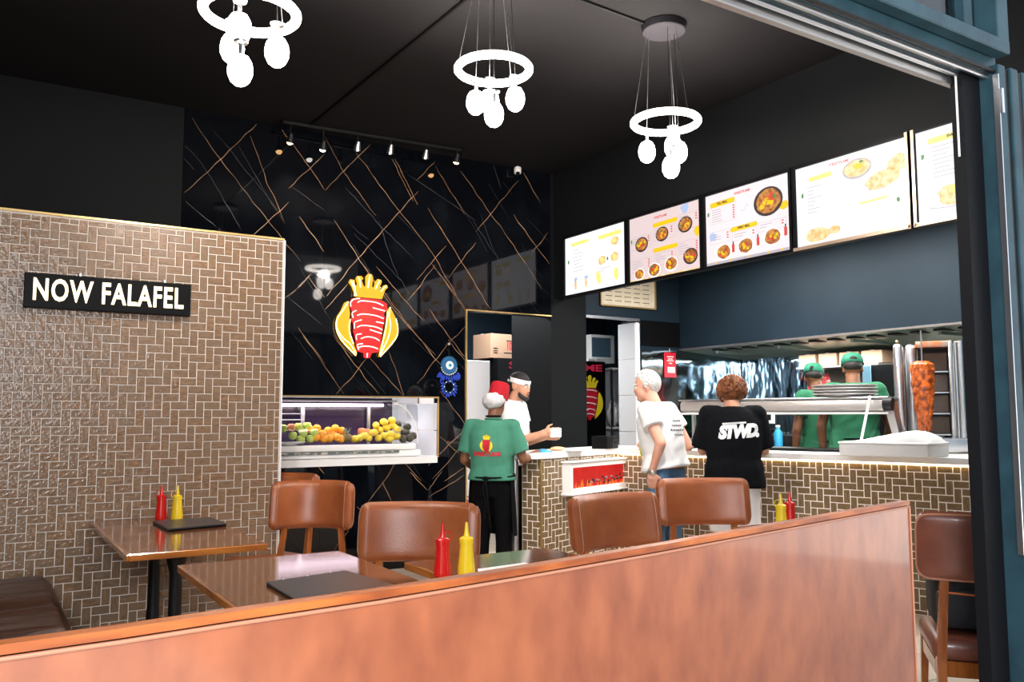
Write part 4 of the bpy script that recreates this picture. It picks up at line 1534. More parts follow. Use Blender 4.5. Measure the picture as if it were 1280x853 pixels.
        disc('brush_prints', m_bbl, .80, .06, .05, .07, .0005, 12, .4)
        disc('brush_prints', m_by, .96, .45, .05, .06, .0005, 12, .3)
        leafp(.03, .36)
        rect('shelf_print', m_bf2, 0, .975, 1, 1.0, .0005)
    elif k == 2:
        title(.46, .075)
        banner(.07, .11, .36, .18, 'FULL MEAL')
        banner(.32, .52, .62, .585, 'FAMILY MEAL')
        cardbox(.05, .18, .38, .42)
        cardbox(.05, .53, .30, .70)
        cardbox(.33, .60, .62, .72)
        cardbox(.64, .56, .95, .68)
        lines(.08, .22, .37, 6, .033)
        lines(.06, .57, .29, 3, .035)
        lines(.35, .63, .60, 2, .035)
        lines(.66, .59, .93, 2, .035)
        plate(.76, .30, .165, dark=True)
        plate(.22, .84, .10)
        plate(.49, .82, .10)
        plate(.80, .78, .105)
        for u, v in ((.34, .81), (.635, .79), (.945, .74)):
            rect('bottle_prints', m_br, u - .016, v - .05, u + .016, v + .06, .0014)
            rect('bottle_neck_prints', m_bk, u - .007, v - .09, u + .007, v - .05, .0014)
        disc('brush_prints', m_by, .93, .40, .06, .05, .0005, 12, .25)
        disc('brush_prints', m_bbl, .08, .60, .05, .06, .0005, 12, .4)
        leafp(.035, .27)
        rect('shelf_print', m_bg, 0, .955, 1, 1.0, .0003)
        for u in (.12, .30, .52, .75, .9):
            disc('topping_prints', m_by, u, .965, .014, .014, .0008, 8, .2)
        vs = [P(.44 + .02 * i, .30 + .045 * math.sin(i * 1.2), .001) for i in range(6)]
        put('arrow_print', MB().tube(vs, .0016, 5), m_bg, t)
    elif k == 3:
        title(.42, .07)
        banner(.14, .14, .34, .20, None, m_by2)
        banner(.60, .60, .82, .63, None, m_by2)
        lines(.11, .27, .35, 8, .045, False)
        disc('plate_prints', m_bg, .58, .20, .13, .12, .0006)
        disc('food_prints', m_bf2, .58, .195, .115, .10, .0012, 20, .07)
        disc('topping_prints', m_by, .59, .18, .05, .04, .0018, 9, .3)
        disc('herb_prints', m_bgr, .62, .13, .02, .02, .0018, 7, .3)
        disc('food_prints', m_bf2, .80, .40, .15, .10, .0008, 18, .08, rot=.15)
        disc('food_prints', m_bf2, .93, .26, .09, .10, .0008, 18, .1)
        disc('plate_prints', m_bg, .76, .485, .09, .025, .0006, 16)
        leafp(.065, .35)
        leafp(.92, .68)
        disc('food_prints', m_bf2, .20, .88, .12, .085, .0008, 18, .07)
        disc('food_prints', m_bf2, .20, .85, .10, .06, .0014, 14, .1)
        disc('food_prints', m_bf2, .36, .86, .055, .05, .0012, 14, .1)
        vs = [P(.75 + .018 * i, .19 + .05 * math.sin(i * 1.2), .001) for i in range(7)]
        put('arrow_print', MB().tube(vs, .0018, 5), m_bg, t)
    else:
        banner(.10, .09, .56, .155, 'SHAWARMA LAFF', m_by2)
        lines(.12, .20, .56, 8, .047, False)
        leafp(.05, .28)
        disc('plate_prints', m_bg, .27, .84, .20, .05, .0004, 20)
        disc('plate_prints', m_bw, .27, .83, .20, .05, .0007, 20)
        disc('food_prints', m_bf2, .29, .76, .14, .12, .0012, 18, .1)
        disc('topping_prints', m_by2, .31, .70, .08, .06, .0018, 12, .15)
        disc('herb_prints', m_bgr, .37, .79, .05, .03, .0022, 9, .3)
    for (nm, _), (mb, m) in lay.items():
        put(nm, mb, m, t, smooth=0, kind='stuff' if nm.endswith('s') else None, norm=False)
    return t


for k in range(5):
    board(k)

# ------------------------------------------------------------ lit sign on the tiled wall
q = [wpl(a, b, 1, YT - .05) for a, b in ((31, 341), (239, 355.7), (238.3, 395.6), (30, 384))]
sx0, sx1 = q[0].x, q[1].x
sz1_, sz0_ = (q[0].z + q[1].z) / 2, (q[2].z + q[3].z) / 2
sign = thing('wall_sign', 'black sign with glowing cream letters reading NOW FALAFEL on the tiled wall', 'sign', ((sx0 + sx1) / 2, YT - .008, (sz0_ + sz1_) / 2))
put('sign_box', MB().box((0, -.025, 0), (sx1 - sx0, .05, sz1_ - sz0_), bev=.003), m_plastic_black, sign)
m_sign = glow('sign_letters', (1.0, 0.74, 0.42), 2.2)
word = 'NOW FALAFEL'
hgt = (sz1_ - sz0_) * .64
me = text_mesh(word, hgt, bold=.0035, ext=.004, space=1.12)
xs_ = [v.co.x for v in me.vertices]
me.transform(Matrix.Diagonal(((sx1 - sx0) * .90 / (max(xs_) - min(xs_)), 1, 1, 1)))
xs_ = [v.co.x for v in me.vertices]
me.transform(Matrix.Translation((-(max(xs_) + min(xs_)) / 2, 0, 0)))
me.transform(Matrix.Translation((0, -.055, .0)) @ FACE_Y)
put('letters', me, m_sign, sign, smooth=0, norm=False)
put('cable_grommet', MB().cyl((-.17, -.02, (sz1_ - sz0_) / 2), (-.17, -.02, (sz1_ - sz0_) / 2 + .02), .012).cyl((.30, -.02, (sz1_ - sz0_) / 2), (.30, -.02, (sz1_ - sz0_) / 2 + .02), .012), m_steel, sign, kind='stuff')

# ------------------------------------------------------------ crowned kebab emblem (neon, shirt, cooler)
EM = {
    'crown': [(598, 180), (570, 110), (548, 80), (560, 58), (590, 60), (592, 95), (613, 100), (598, 50), (608, 30), (640, 28), (652, 45), (640, 60), (655, 100), (670, 100), (668, 30), (685, 8), (712, 8), (722, 30), (715, 100), (728, 105), (740, 60), (758, 38), (785, 45), (785, 65), (765, 105), (780, 115), (800, 82), (820, 75), (832, 95), (812, 115), (790, 182)],
    'leaf_l': [(545, 215), (520, 230), (495, 290), (470, 330), (460, 390), (470, 440), (500, 500), (560, 560), (610, 605), (612, 570), (580, 500), (555, 440), (553, 380), (560, 300)],
    'leaf_r': [(850, 235), (830, 260), (825, 330), (815, 400), (800, 470), (780, 540), (770, 605), (820, 565), (870, 510), (900, 450), (905, 380), (890, 310)],
    'meat': [(570, 195), (650, 185), (780, 190), (825, 215), (828, 260), (800, 290), (812, 320), (800, 370), (790, 430), (785, 480), (775, 540), (765, 570), (720, 580), (705, 615), (665, 615), (660, 580), (620, 570), (605, 520), (600, 470), (585, 430), (590, 390), (570, 340), (575, 290), (555, 240)]}
HL = [[(610, 222), (640, 208), (740, 212), (795, 232)], [(608, 315), (650, 302), (740, 308), (798, 325)], [(608, 400), (650, 384), (740, 390), (790, 408)], [(636, 480), (680, 464), (735, 470), (770, 488)], [(622, 542), (660, 532), (720, 535), (760, 548)],
      [(562, 255), (560, 225), (585, 200), (625, 192)], [(600, 280), (572, 300), (580, 335)], [(640, 345), (592, 365), (590, 410)], [(640, 445), (604, 455), (606, 490)], [(650, 515), (612, 525), (622, 560)], [(684, 580), (682, 612)], [(720, 252), (808, 270)], [(745, 352), (800, 360)], [(700, 412), (785, 435)]]
OL = [[(545, 222), (500, 295), (470, 345), (462, 395), (480, 440), (520, 490), (560, 520), (606, 590)], [(462, 410), (478, 460), (520, 520), (600, 600)], [(560, 345), (553, 400), (562, 460), (585, 520)], [(848, 240), (838, 300), (850, 350), (846, 420), (820, 500), (775, 590)],
      [(828, 270), (818, 380), (798, 480), (776, 590)], [(890, 320), (904, 385), (898, 450), (850, 520), (778, 602)], [(600, 172), (575, 105), (560, 70)], [(628, 110), (622, 60), (612, 40)], [(682, 110), (690, 50), (697, 15)], [(738, 115), (752, 80), (768, 50)], [(778, 130), (800, 100), (820, 85)], [(586, 176), (590, 130), (575, 70)]]


def emb(p, s):
    """emblem crop coordinates to local metres; s: metres of height"""
    return ((p[0] - 685) / 610 * s * 1.06, (310 - p[1]) / 610 * s)


nc = wpl(458, 395, 1, YB)
neon = thing('neon_sign', 'glowing red and yellow crowned kebab sign on the black marble wall', 'sign', (nc.x, YB - .002, nc.z))
nh = .77
m_ny = glow('neon_yellow', (1.0, 0.50, 0.0), .72)
m_nr = glow('neon_red', (1.0, 0.010, 0.016), .62)
m_no = glow('neon_amber_tube', (1.0, 0.62, 0.25), 3.2)
m_nw = glow('neon_pink_tube', (1.0, 0.50, 0.45), 2.0)
for nm, m, t_ in (('crown', m_ny, .012), ('leaf_l', m_ny, .012), ('leaf_r', m_ny, .012), ('meat', m_nr, .016)):
    put({'leaf_l': 'flame_leaf', 'leaf_r': 'flame_leaf', 'crown': 'crown_panel', 'meat': 'kebab_panel'}[nm], MB().prism([emb(p, nh) for p in EM[nm]], t_, Matrix.Translation((0, -.012, 0))), m, neon, smooth=0)


def smoothline(pts, n=5):
    out = []
    for i in range(len(pts) - 1):
        p0 = pts[max(0, i - 1)]
        p1, p2 = pts[i], pts[i + 1]
        p3 = pts[min(len(pts) - 1, i + 2)]
        for k in range(n):
            t = k / n
            out.append(tuple(.5 * ((2 * p1[a]) + (-p0[a] + p2[a]) * t + (2 * p0[a] - 5 * p1[a] + 4 * p2[a] - p3[a]) * t * t + (-p0[a] + 3 * p1[a] - 3 * p2[a] + p3[a]) * t ** 3) for a in (0, 1)))
    out.append(pts[-1])
    return out


for L_2, m, r in ((OL, m_no, .0045), (HL, m_nw, .005)):
    for l in L_2:
        P_ = [emb(p, nh) for p in smoothline(l)]
        put('neon_tube', MB().tube([(a, -.036, b) for a, b in P_], r, 6), m, neon)
for a, b in ((600, 90), (800, 100), (560, 560), (820, 540)):
    e_ = emb((a, b), nh)
    put('stand_off', MB().cyl((e_[0] * .8, 0, e_[1]), (e_[0] * .8, -.02, e_[1]), .008), m_steel, neon)
lamp('neon_glow', 'POINT', (nc.x, YB - .25, nc.z), 2.0, (1, .3, .08), .12)

# ------------------------------------------------------------ evil eye hanging
ec = wpl(561, 457, 1, YB - .02)
ey = thing('eye_ornament', 'round blue eye ornament with blue feathers hanging on the marble beside the doorway', 'ornament', ec)
m_b1, m_b2, m_b3 = mat('deep_blue', (.01, .10, .24), .5), mat('feather_blue', (.004, .035, .38), .6), mat('pale_cyan', (.45, .75, .80), .5)
put('eye_disc', MB().cyl((0, 0, 0), (0, -.016, 0), .088, .082, 32), m_b1, ey)
for k in range(3):
    put('stitch_ring', MB().tube([((.05 + k * .013) * math.cos(a * PI / 12), -.017, (.05 + k * .013) * math.sin(a * PI / 12)) for a in range(24)], .003, 5, closed=True), mat('ring_blue', (.02, .16, .34), .6) if k == 0 else MATS['ring_blue'], ey)
put('eye_white', MB().cyl((0, -.014, 0), (0, -.022, 0), .040, n=24), m_whiteprint, ey)
put('iris', MB().cyl((0, -.02, 0), (0, -.026, 0), .024, n=20), m_b3, ey)
put('pupil', MB().cyl((0, -.024, 0), (0, -.030, 0), .012, n=16), mat('pupil_teal', (.01, .12, .16), .4), ey)
put('hanging_cord', MB().tube([(0, 0, .088), (0, 0, .20)], .002, 5), m_iron, ey)
put('cord_hook', MB().ball((0, 0, .205), .014), m_steel, ey)
rf = random.Random(9)
for k in range(11):
    a = -PI + PI * (k + .5) / 11
    b0 = V((.082 * math.cos(a), -.008, .082 * math.sin(a) * .9 - .015))
    put('bead', MB().ball(b0, .0075, 8, 6), m_whiteprint, ey)
for k in range(30):
    if k < 13:
        a = -PI + PI * (k + .5) / 13
        b0 = V((.088 * math.cos(a), -.006, -.055 + .035 * math.sin(a)))
        d = V((.75 * math.cos(a), 0, -1)).normalized()
        L0 = rf.uniform(.055, .095)
    else:
        a = PI / 2 + 2 * PI * (k - 12.5) / 17
        if math.sin(a) > .75:
            continue
        b0 = V((.052 * math.cos(a), -.006, -.205 + .055 * math.sin(a)))
        d = V((.9 * math.cos(a), 0, .8 * math.sin(a) - .45)).normalized()
        L0 = rf.uniform(.035, .06)
    sd = V((-d.z, 0, d.x))
    w0 = .011
    vs = [b0, b0 + d * L0 * .4 + sd * w0, b0 + d * L0 * .85 + sd * w0 * .6, b0 + d * L0, b0 + d * L0 * .85 - sd * w0 * .6, b0 + d * L0 * .4 - sd * w0]
    yo = rf.uniform(-.006, .004)
    vs = [p + V((0, yo, 0)) for p in vs]
    put('feather', MB().add(vs + [p + V((0, .0015, 0)) for p in vs], [(0, 1, 2, 3, 4, 5), (11, 10, 9, 8, 7, 6)] + [(i, i + 6, (i + 1) % 6 + 6, (i + 1) % 6) for i in range(6)]), m_b2, ey, smooth=0)
for k in range(7):
    a = 2 * PI * (k + .5) / 7
    put('bead', MB().ball((.052 * math.cos(a), -.012, -.205 + .055 * math.sin(a)), .006, 8, 6), m_whiteprint, ey)
put('lower_hoop', MB().tube([(.050 * math.cos(a * PI / 12), -.008, -.205 + .053 * math.sin(a * PI / 12)) for a in range(24)], .003, 5, closed=True), m_b1, ey)
put('hoop_cord', MB().tube([(0, -.008, -.08), (0, -.008, -.155)], .002, 5), m_b1, ey)

# ------------------------------------------------------------ pendant lamps
PEND = [(wp(313, 16, 3.88), [(-.099, .155), (-.033, .075), (.117, .175), (-.010, .27)], 'nearest pendant lamp at top left, its ring cut by the picture edge'),
        (wp(617, 87, 4.87), [(-.105, .185), (-.022, .185), (.124, .166), (.004, .26)], 'middle pendant lamp of the three, white ring with four globes'),
        (wp(832, 153, 5.46), [(-.113, .188), (.036, .155), (.088, .19), (.012, .283)], 'farthest pendant lamp at right, its black ceiling plate in view')]
RH = V((RIGHT.x, RIGHT.y, 0)).normalized()
FH = V((RH.y * -1, RH.x, 0))
for c, offs, lab in PEND:
    t = thing('pendant_lamp', lab, 'lamp', c, 0, 'ring pendant lamps')
    up_ = CZ - c.z
    R_ = .205
    put('light_ring', MB().tube([(R_ * math.cos(a * PI / 24), R_ * math.sin(a * PI / 24), 0) for a in range(48)], .023, 10, closed=True), m_lamp, t)
    put('ring_rim', MB().tube([((R_ + .003) * math.cos(a * PI / 24), (R_ + .003) * math.sin(a * PI / 24), .018) for a in range(48)], .008, 6, closed=True), m_white, t)
    put('ceiling_plate', MB().lathe([(0, up_ - .05), (.135, up_ - .05), (.14, up_ - .045), (.14, up_ - .002), (0, up_ - .002)], 32, cap=False), mat('ceiling_plate', (.02, .018, .022), .4) if 'ceiling_plate' not in MATS else MATS['ceiling_plate'], t)
    for k in range(3):
        a = k * 2 * PI / 3 + .5
        put('suspension_wire', MB().tube([(R_ * math.cos(a), R_ * math.sin(a), .02), (.11 * math.cos(a), .11 * math.sin(a), up_ - .05)], .0016, 5), m_steel, t)
    for k, (dx, dz) in enumerate(offs):
        b = RH * dx + FH * (.06, -.05, .03, -.09)[k]
        # drop along the view so that it hangs where the picture shows it
        z = -dz * 1.02 + b.dot(FH) * .33
        p = V((b.x, b.y, z))
        g = put('globe', MB().lathe([(0, -.076), (.022, -.072), (.040, -.057), (.053, -.028), (.055, .0), (.050, .030), (.036, .056), (.017, .066), (0, .067)], 20, Matrix.Translation(p), cap=False), m_lamp, t)
        put('socket', MB().lathe([(0, .066), (.010, .066), (.010, .115), (.030, .120), (.033, .130), (.012, .136), (0, .14)], 16, Matrix.Translation(p), cap=False), m_steel, g)
        put('hanging_wire', MB().tube([p + V((0, 0, .13)), (b.x * .8, b.y * .8, up_ - .05)], .0018, 5), m_steel if k < 2 else m_iron, t)
    lamp('pendant_light', 'POINT', (c.x, c.y, c.z - .08), 100, (1.0, .92, .84), .05)

# ------------------------------------------------------------ track with small spotlights, conduits, camera
ta, tb = V((2.10, 7.02, 3.885)), V((3.78, 6.90, 3.885))
tk = thing('spotlight_track', 'black spotlight track on the ceiling along the top of the marble wall', 'light track', (ta + tb) / 2)
put('rail', MB().tube([ta, tb], .016, 4), m_iron, tk, smooth=0, world=True)
for q_ in (ta, tb):
    put('end_cap', MB().box(q_, (.02, .045, .035)), m_plastic_black, tk, world=True)
for k, (px, py, lit) in enumerate(((363, 174, 1), (404, 183, 2), (447, 184, 0), (488, 188, 0), (532, 194, 0), (571, 199, 1))):
    d_ = ta.lerp(tb, (px - 350) / 230)
    pt = wpl(px, py, 1, d_.y)
    pt.z = min(pt.z, 3.83)
    t = thing('spotlight', ('spotlight glowing amber at the left end of the track', 'brightest spotlight, second from the left on the track', 'third spotlight from the left on the track, aimed down', 'fourth spotlight from the left on the track, aimed down',
                            'fifth spotlight from the left on the track, aimed down', 'spotlight glowing orange at the right end of the track')[k], 'spotlight', (pt.x, d_.y, pt.z), 0, 'track spotlights')
    hd_ = V((0, .4, -.9)).normalized()
    R_m = hd_.to_track_quat('Z', 'Y').to_matrix().to_4x4()
    put('lamp_head', MB().lathe([(0, -.05), (.018, -.05), (.022, -.03), (.034, .03), (.031, .03), (.02, -.02), (0, -.02)], 18, R_m, cap=False), m_steel if not lit else m_iron, t)
    put('bulb', MB().ball((0, 0, 0), .029 if lit else .022, 12, 8, R_m @ Matrix.Translation((0, 0, .02))), (m_cool if lit == 2 else m_warm) if lit else m_whiteprint, t)
    put('yoke', MB().tube([(0, 0, .02), (0, 0, 3.87 - pt.z)], .006, 6), m_iron, t)
    lamp('spot_beam', 'SPOT', (pt.x, d_.y - .02, pt.z - .05), 9 if lit else 5, (1, .62, .32) if lit else (1, .9, .8), .02, target=(pt.x + .1, YB, 2.6), spot=65)
for (x0, y0), (x1, y1) in (((588, -6), (386, 158)), ((722, -2), (806, 29))):
    a_, b_ = wpl(x0, y0, 2, CZ - .006), wpl(x1, y1, 2, CZ - .006)
    put('ceiling_conduit', MB().tube([a_, b_], .012, 6), m_plastic_black, None)
tag(bpy.data.objects['ceiling_conduit'], 'long black conduit along the ceiling from the track to the picture top', 'conduit')
tag(bpy.data.objects['ceiling_conduit.001'], 'short black conduit on the ceiling running to the farthest pendant plate', 'conduit')
cp = wpl(647, 214, 1, YB - .07)
t = thing('security_camera', 'small white security camera under the ceiling at the right end of the marble', 'camera', cp)
put('camera_body', MB().lathe([(0, -.03), (.028, -.03), (.036, -.022), (.038, .03), (.032, .04), (0, .04)], 20, cap=False), m_white, t)
put('lens', MB().ball((-.01, -.02, -.03), .022, 12, 8), m_plastic_black, t)
put('mount', MB().box((0, .035, .03), (.03, .07, .03)), m_plastic_black, t)

# ------------------------------------------------------------ framed certificate beside the boards
a_, b_ = wpl(750.7, 381.3, 1, YB - .01), wpl(818.8, 385.4, 1, YB - .01)
cw, ch = b_.x - a_.x, .42
t = thing('framed_certificate', 'cream certificate in a gilt frame, partly behind the menu boards', 'certificate', ((a_.x + b_.x) / 2, YB - .012, a_.z + ch / 2))
put('paper', MB().box((0, 0, 0), (cw - .02, .010, ch - .02)), mat('cream_paper', (.78, .66, .48), .6, var=(30, (.70, .56, .38), .5, .7)), t, smooth=0)
f_ = MB()
for k, (x, z, w, h) in enumerate(((-cw / 2, 0, .014, ch), (cw / 2, 0, .014, ch), (0, -ch / 2, cw, .014), (0, ch / 2, cw, .014))):
    f_.box((x, -.006, z), (w, .016, h))
put('frame', f_, m_gold, t, smooth=0)
f_ = MB()
for z in range(5):
    for i in range(5):
        f_.box((-cw * .36 + i * cw * .17, -.0065, -ch * .36 + z * .05), (cw * .12, .001, .007))
put('print_lines', f_, m_menu, t, smooth=0, kind='stuff')

# ------------------------------------------------------------ fruit display behind the window
y0, y1 = YB + .02, YB + .60
fx1 = wpl(523, 540, 1, YB + .1).x
fd = thing('fruit_cooler', 'white fruit display cooler with curved glass behind the wall window', 'display case', ((1.75 + fx1) / 2, y0 + .3, WZ0 + .014))
put('cooler_base', MB().box(((1.7 + fx1) / 2, y0 + .31, WZ0 + .045), (fx1 - 1.7, .56, .06), bev=.006), m_white, fd, world=True)
put('product_strip', MB().box(((1.7 + fx1) / 2 - .1, y0 + .02, WZ0 + .062), (fx1 - 1.95, .012, .022)), mat('strip_dark', (.12, .15, .14), .4, var=(30, (.5, .45, .4), .5, .6)), fd, world=True)
put('tray_rail', MB().box(((1.7 + fx1) / 2 - .03, y0 + .04, WZ0 + .105), (fx1 - 1.75, .05, .055), bev=.008), m_white, fd, world=True)
put('tray_floor', MB().box(((1.7 + fx1) / 2 - .03, y0 + .31, WZ0 + .10), (fx1 - 1.78, .52, .02)), m_steel, fd, world=True)
put('rear_panel', MB().box(((1.6 + fx1) / 2, y1 - .02, 1.32), (fx1 - 1.72, .02, .46)), mat('cooler_dark_back', (.05, .03, .07), .12, bump=(8, .3)), fd, world=True)
put('tube_light', MB().cyl((1.75, y0 + .22, 1.478), (fx1 - .30, y0 + .22, 1.478), .013), m_fridge_led, fd, world=True)
put('top_panel', MB().box(((1.7 + fx1) / 2 - .1, y0 + .32, 1.515), (fx1 - 1.95, .5, .014)), m_steel, fd, world=True)
for z, dx in ((1.40, .0), (1.345, .0)):
    put('glass_shelf_edge', MB().box((2.15, y0 + .42, z), (.75, .012, .006)), m_white, fd, world=True)
put('divider', MB().box((2.53, y0 + .45, 1.30), (.035, .02, .36)), m_steel, fd, world=True)
put('divider', MB().box((fx1 - .33, y0 + .50, 1.30), (.03, .02, .38)), m_steel, fd, world=True)
arc = [(fx1 - .28 + .25 * math.sin(a), 1.12 + .37 * math.cos(a)) for a in [PI / 2 * k / 12 for k in range(13)]]
vs = [(x, y0 + .03, z) for x, z in arc] + [(x, y0 + .045, z) for x, z in arc]
put('curved_glass_rim', MB().tube([(x, y0 + .03, z) for x, z in arc], .006, 6), m_white, fd, world=True)
cg = [(y0 + .30 - .27 * math.sin(a), 1.13 + .36 * math.cos(a)) for a in [PI / 2 * k / 10 for k in range(11)]]
vs, fs = [], []
for k, (y, z) in enumerate(cg):
    vs += [(1.75, y, z), (fx1 - .04, y, z)]
    if k:
        fs.append((2 * k - 2, 2 * k - 1, 2 * k + 1, 2 * k))
put('curved_glass', MB().add(vs, fs), m_glass, fd, world=True, norm=False)
lamp('fruit_tube_light', 'AREA', (2.7, y0 + .2, 1.45), 3, (1, .86, .97), 1.4, .05, (2.7, y0 + .25, 1.0))

mf = {'orange': mat('orange_peel', (.90, .36, .02), .4, bump=(90, .3)), 'green apple': mat('green_apple_skin', (.36, .50, .06), .3, var=(6, (.50, .58, .12))), 'red apple': mat('red_apple_skin', (.65, .10, .05), .3, var=(6, (.70, .30, .10))),
      'lemon': mat('lemon_peel', (.88, .62, .05), .4, bump=(80, .3)), 'avocado': mat('avocado_skin', (.06, .05, .03), .5, bump=(60, .5)), 'pear': mat('pear_skin', (.75, .62, .22), .4)}
mst = mat('fruit_stem', (.10, .06, .02), .8)
protos = {}


def fruit(kind, p, label, grp, r=.038, sx=1.0):
    if kind not in protos:
        t = thing(kind.replace(' ', '_'), label, 'fruit', p, 0, grp)
        if kind in ('green apple', 'red apple'):
            prof = [(0, -.032), (.012, -.036), (.028, -.026), (.038, 0), (.034, .024), (.018, .035), (.005, .028), (0, .026)]
        elif kind == 'avocado':
            prof = [(0, -.042), (.02, -.038), (.036, -.015), (.036, .01), (.022, .035), (.010, .048), (0, .05)]
        elif kind == 'lemon':
            prof = [(0, -.048), (.008, -.042), (.026, -.028), (.034, 0), (.026, .028), (.008, .042), (0, .048)]
        else:
            prof = [(r * math.sin(a), -r * math.cos(a)) for a in [PI * k / 9 for k in range(10)]]
        put('flesh', MB().lathe(prof, 16, cap=False), mf[kind], t, smooth=80)
        put('stem', MB().cyl((0, 0, prof[-1][1] - .003), (.003, 0, prof[-1][1] + .010), .003, .002, 6), mst, t)
        protos[kind] = t
        return t
    t = dup(protos[kind], p, 0, label)
    t['group'] = grp
    return t


def pos(px, py, y):
    return wpl(px, py, 1, y)


Yf = y0 + .14
rows_ = []
FL_ = [('green apple', 354, 536, 0), ('red apple', 364, 535, 0), ('green apple', 373, 534, 1), ('green apple', 384, 533, 1), ('green apple', 393, 541, 0), ('green apple', 379, 542, 0), ('green apple', 388, 549, 0), ('green apple', 376, 550, 0), ('green apple', 366, 545, 0),
       ('orange', 396, 536, 1), ('orange', 403, 543, 0), ('orange', 395, 547, 0), ('orange', 410, 539, 1), ('orange', 419, 536, 1), ('orange', 412, 548, 0), ('orange', 405, 549, 0), ('orange', 421, 547, 0), ('orange', 427, 539, 1), ('orange', 426, 549, 0), ('orange', 387, 537, 1), ('orange', 416, 543, 1)]
for k, (kd, px, py, bk) in enumerate(FL_):
    p = pos(px, py + 0, Yf + .07 * bk)
    lab = {'green apple': 'green apple in the pile at the left of the fruit cooler', 'red apple': 'red apple in the fruit cooler, between green apples', 'orange': 'orange in the orange pile in the middle of the fruit cooler'}[kd]
    fruit(kd, p, lab, kd + 's in the cooler')
for k, (px, py, bk) in enumerate(((449, 548, 0), (455, 545, 0), (461, 548, 0), (443, 549, 0), (467, 541, 0), (475, 538, 1), (483, 535, 1), (491, 533, 1), (497, 537, 0), (480, 545, 0), (488, 543, 0), (473, 548, 0), (496, 546, 0), (487, 549, 0), (470, 532, 1), (480, 528, 1), (490, 526, 1))):
    fruit('lemon', pos(px, py, Yf + .07 * bk), 'yellow fruit in the pile towards the right of the fruit cooler', 'yellow fruit in the cooler').rotation_euler = (1.3, .4 * k, k * 1.1)
for k, (px, py) in enumerate(((452, 540), (459, 541))):
    fruit('red apple', pos(px, py, Yf + .09), 'red apple peeking out behind the yellow fruit', 'red apples behind the yellow fruit')
for k, (px, py, bk) in enumerate(((497, 531, 2), (506, 541, 1), (504, 549, 0), (512, 548, 0), (516, 545, 1), (509, 534, 2))):
    fruit('avocado', pos(px, py, Yf + .06 * bk), 'dark avocado at the right end of the fruit cooler', 'avocados in the cooler').rotation_euler = (1.4, .2 * k, k)
pp = pos(434, 546, Yf)
pa = thing('pineapple', 'small brown pineapple with grey-green leaves between oranges and yellow fruit', 'fruit', pp)
put('fruit_body', MB().ball((0, 0, -.01), (.045, .045, .04)), mat('pineapple_skin', (.20, .14, .06), .8, bump=(60, 1)), pa)
for k in range(9):
    a = k * .7
    put('leaf', MB().add([(0.01, 0, .02), (-.01, 0, .02), (.03 * math.cos(a) - .004, .03 * math.sin(a), .06), (.045 * math.cos(a), .045 * math.sin(a), .085)], [(0, 1, 2), (0, 2, 3)]), mat('pineapple_leaf', (.25, .32, .24), .6) if 'pineapple_leaf' not in MATS else MATS['pineapple_leaf'], pa, smooth=0, norm=False)
pp = wpl(364, 549, 1, y0 + .02)
dsh = thing('fruit_dish', 'white dish at the left end of the fruit cooler in front of the apples', 'dish', (pp.x, y0 + .07, 1.125))
put('dish_bowl', MB().lathe([(0, 0), (.05, 0), (.14, .025), (.145, .028), (.14, .03), (.05, .006), (0, .006)], 28, Matrix.Diagonal((1.0, .32, 1, 1)), cap=False), m_white, dsh)

# ------------------------------------------------------------ back room seen through the doorways
ya = 8.75
fx0, fx1_ = wpl(622, 500, 1, ya).x, wpl(757.5, 500, 1, ya).x
fzt = wpl(740, 452, 1, ya).z
cool = thing('drinks_cooler', 'black drinks cooler with red STREETFLAME lettering in the back room', 'refrigerator', ((fx0 + fx1_) / 2, ya + .33, 0))
put('cooler_cabinet', MB().box((0, 0, fzt / 2), (fx1_ - fx0, .66, fzt), bev=.015), m_plastic_black, cool)
lt = wpl(750, 461, 1, ya)
lx0, lx1 = wpl(634, 457, 1, ya).x, wpl(757, 457, 1, ya).x
me = text_mesh('STREETFLAME', .085, bold=.004)
xs_ = [v.co.x for v in me.vertices]
me.transform(Matrix.Diagonal(((lx1 - lx0 - .08) / (max(xs_) - min(xs_)), 1, 1, 1)))
me.transform(Matrix.Translation(((lx0 + lx1) / 2 - .02, ya - .003, lt.z)) @ FACE_Y)
put('lettering', me, glow('cooler_red', (.55, .02, .06), .35), cool, smooth=0, world=True, norm=False)
ec2 = wpl(740, 497, 1, ya)
eh = .58
Me = Matrix.Translation((ec2.x - .045, ya - .001, ec2.z))
for nm, m in (('crown', m_yelprint), ('leaf_l', m_yelprint), ('leaf_r', m_yelprint), ('meat', m_redprint)):
    put({'crown': 'emblem_crown', 'leaf_l': 'emblem_leaf', 'leaf_r': 'emblem_leaf', 'meat': 'emblem_kebab'}[nm], MB().prism([emb(p, eh) for p in EM[nm]], .004 if nm != 'meat' else .006, Me), m, cool, smooth=0, world=True)
for l in HL[:5]:
    put('emblem_highlight', MB().tube([Me @ V((emb(p, eh)[0], -.007, emb(p, eh)[1])) for p in l], .006, 5), m_whiteprint, cool, world=True)
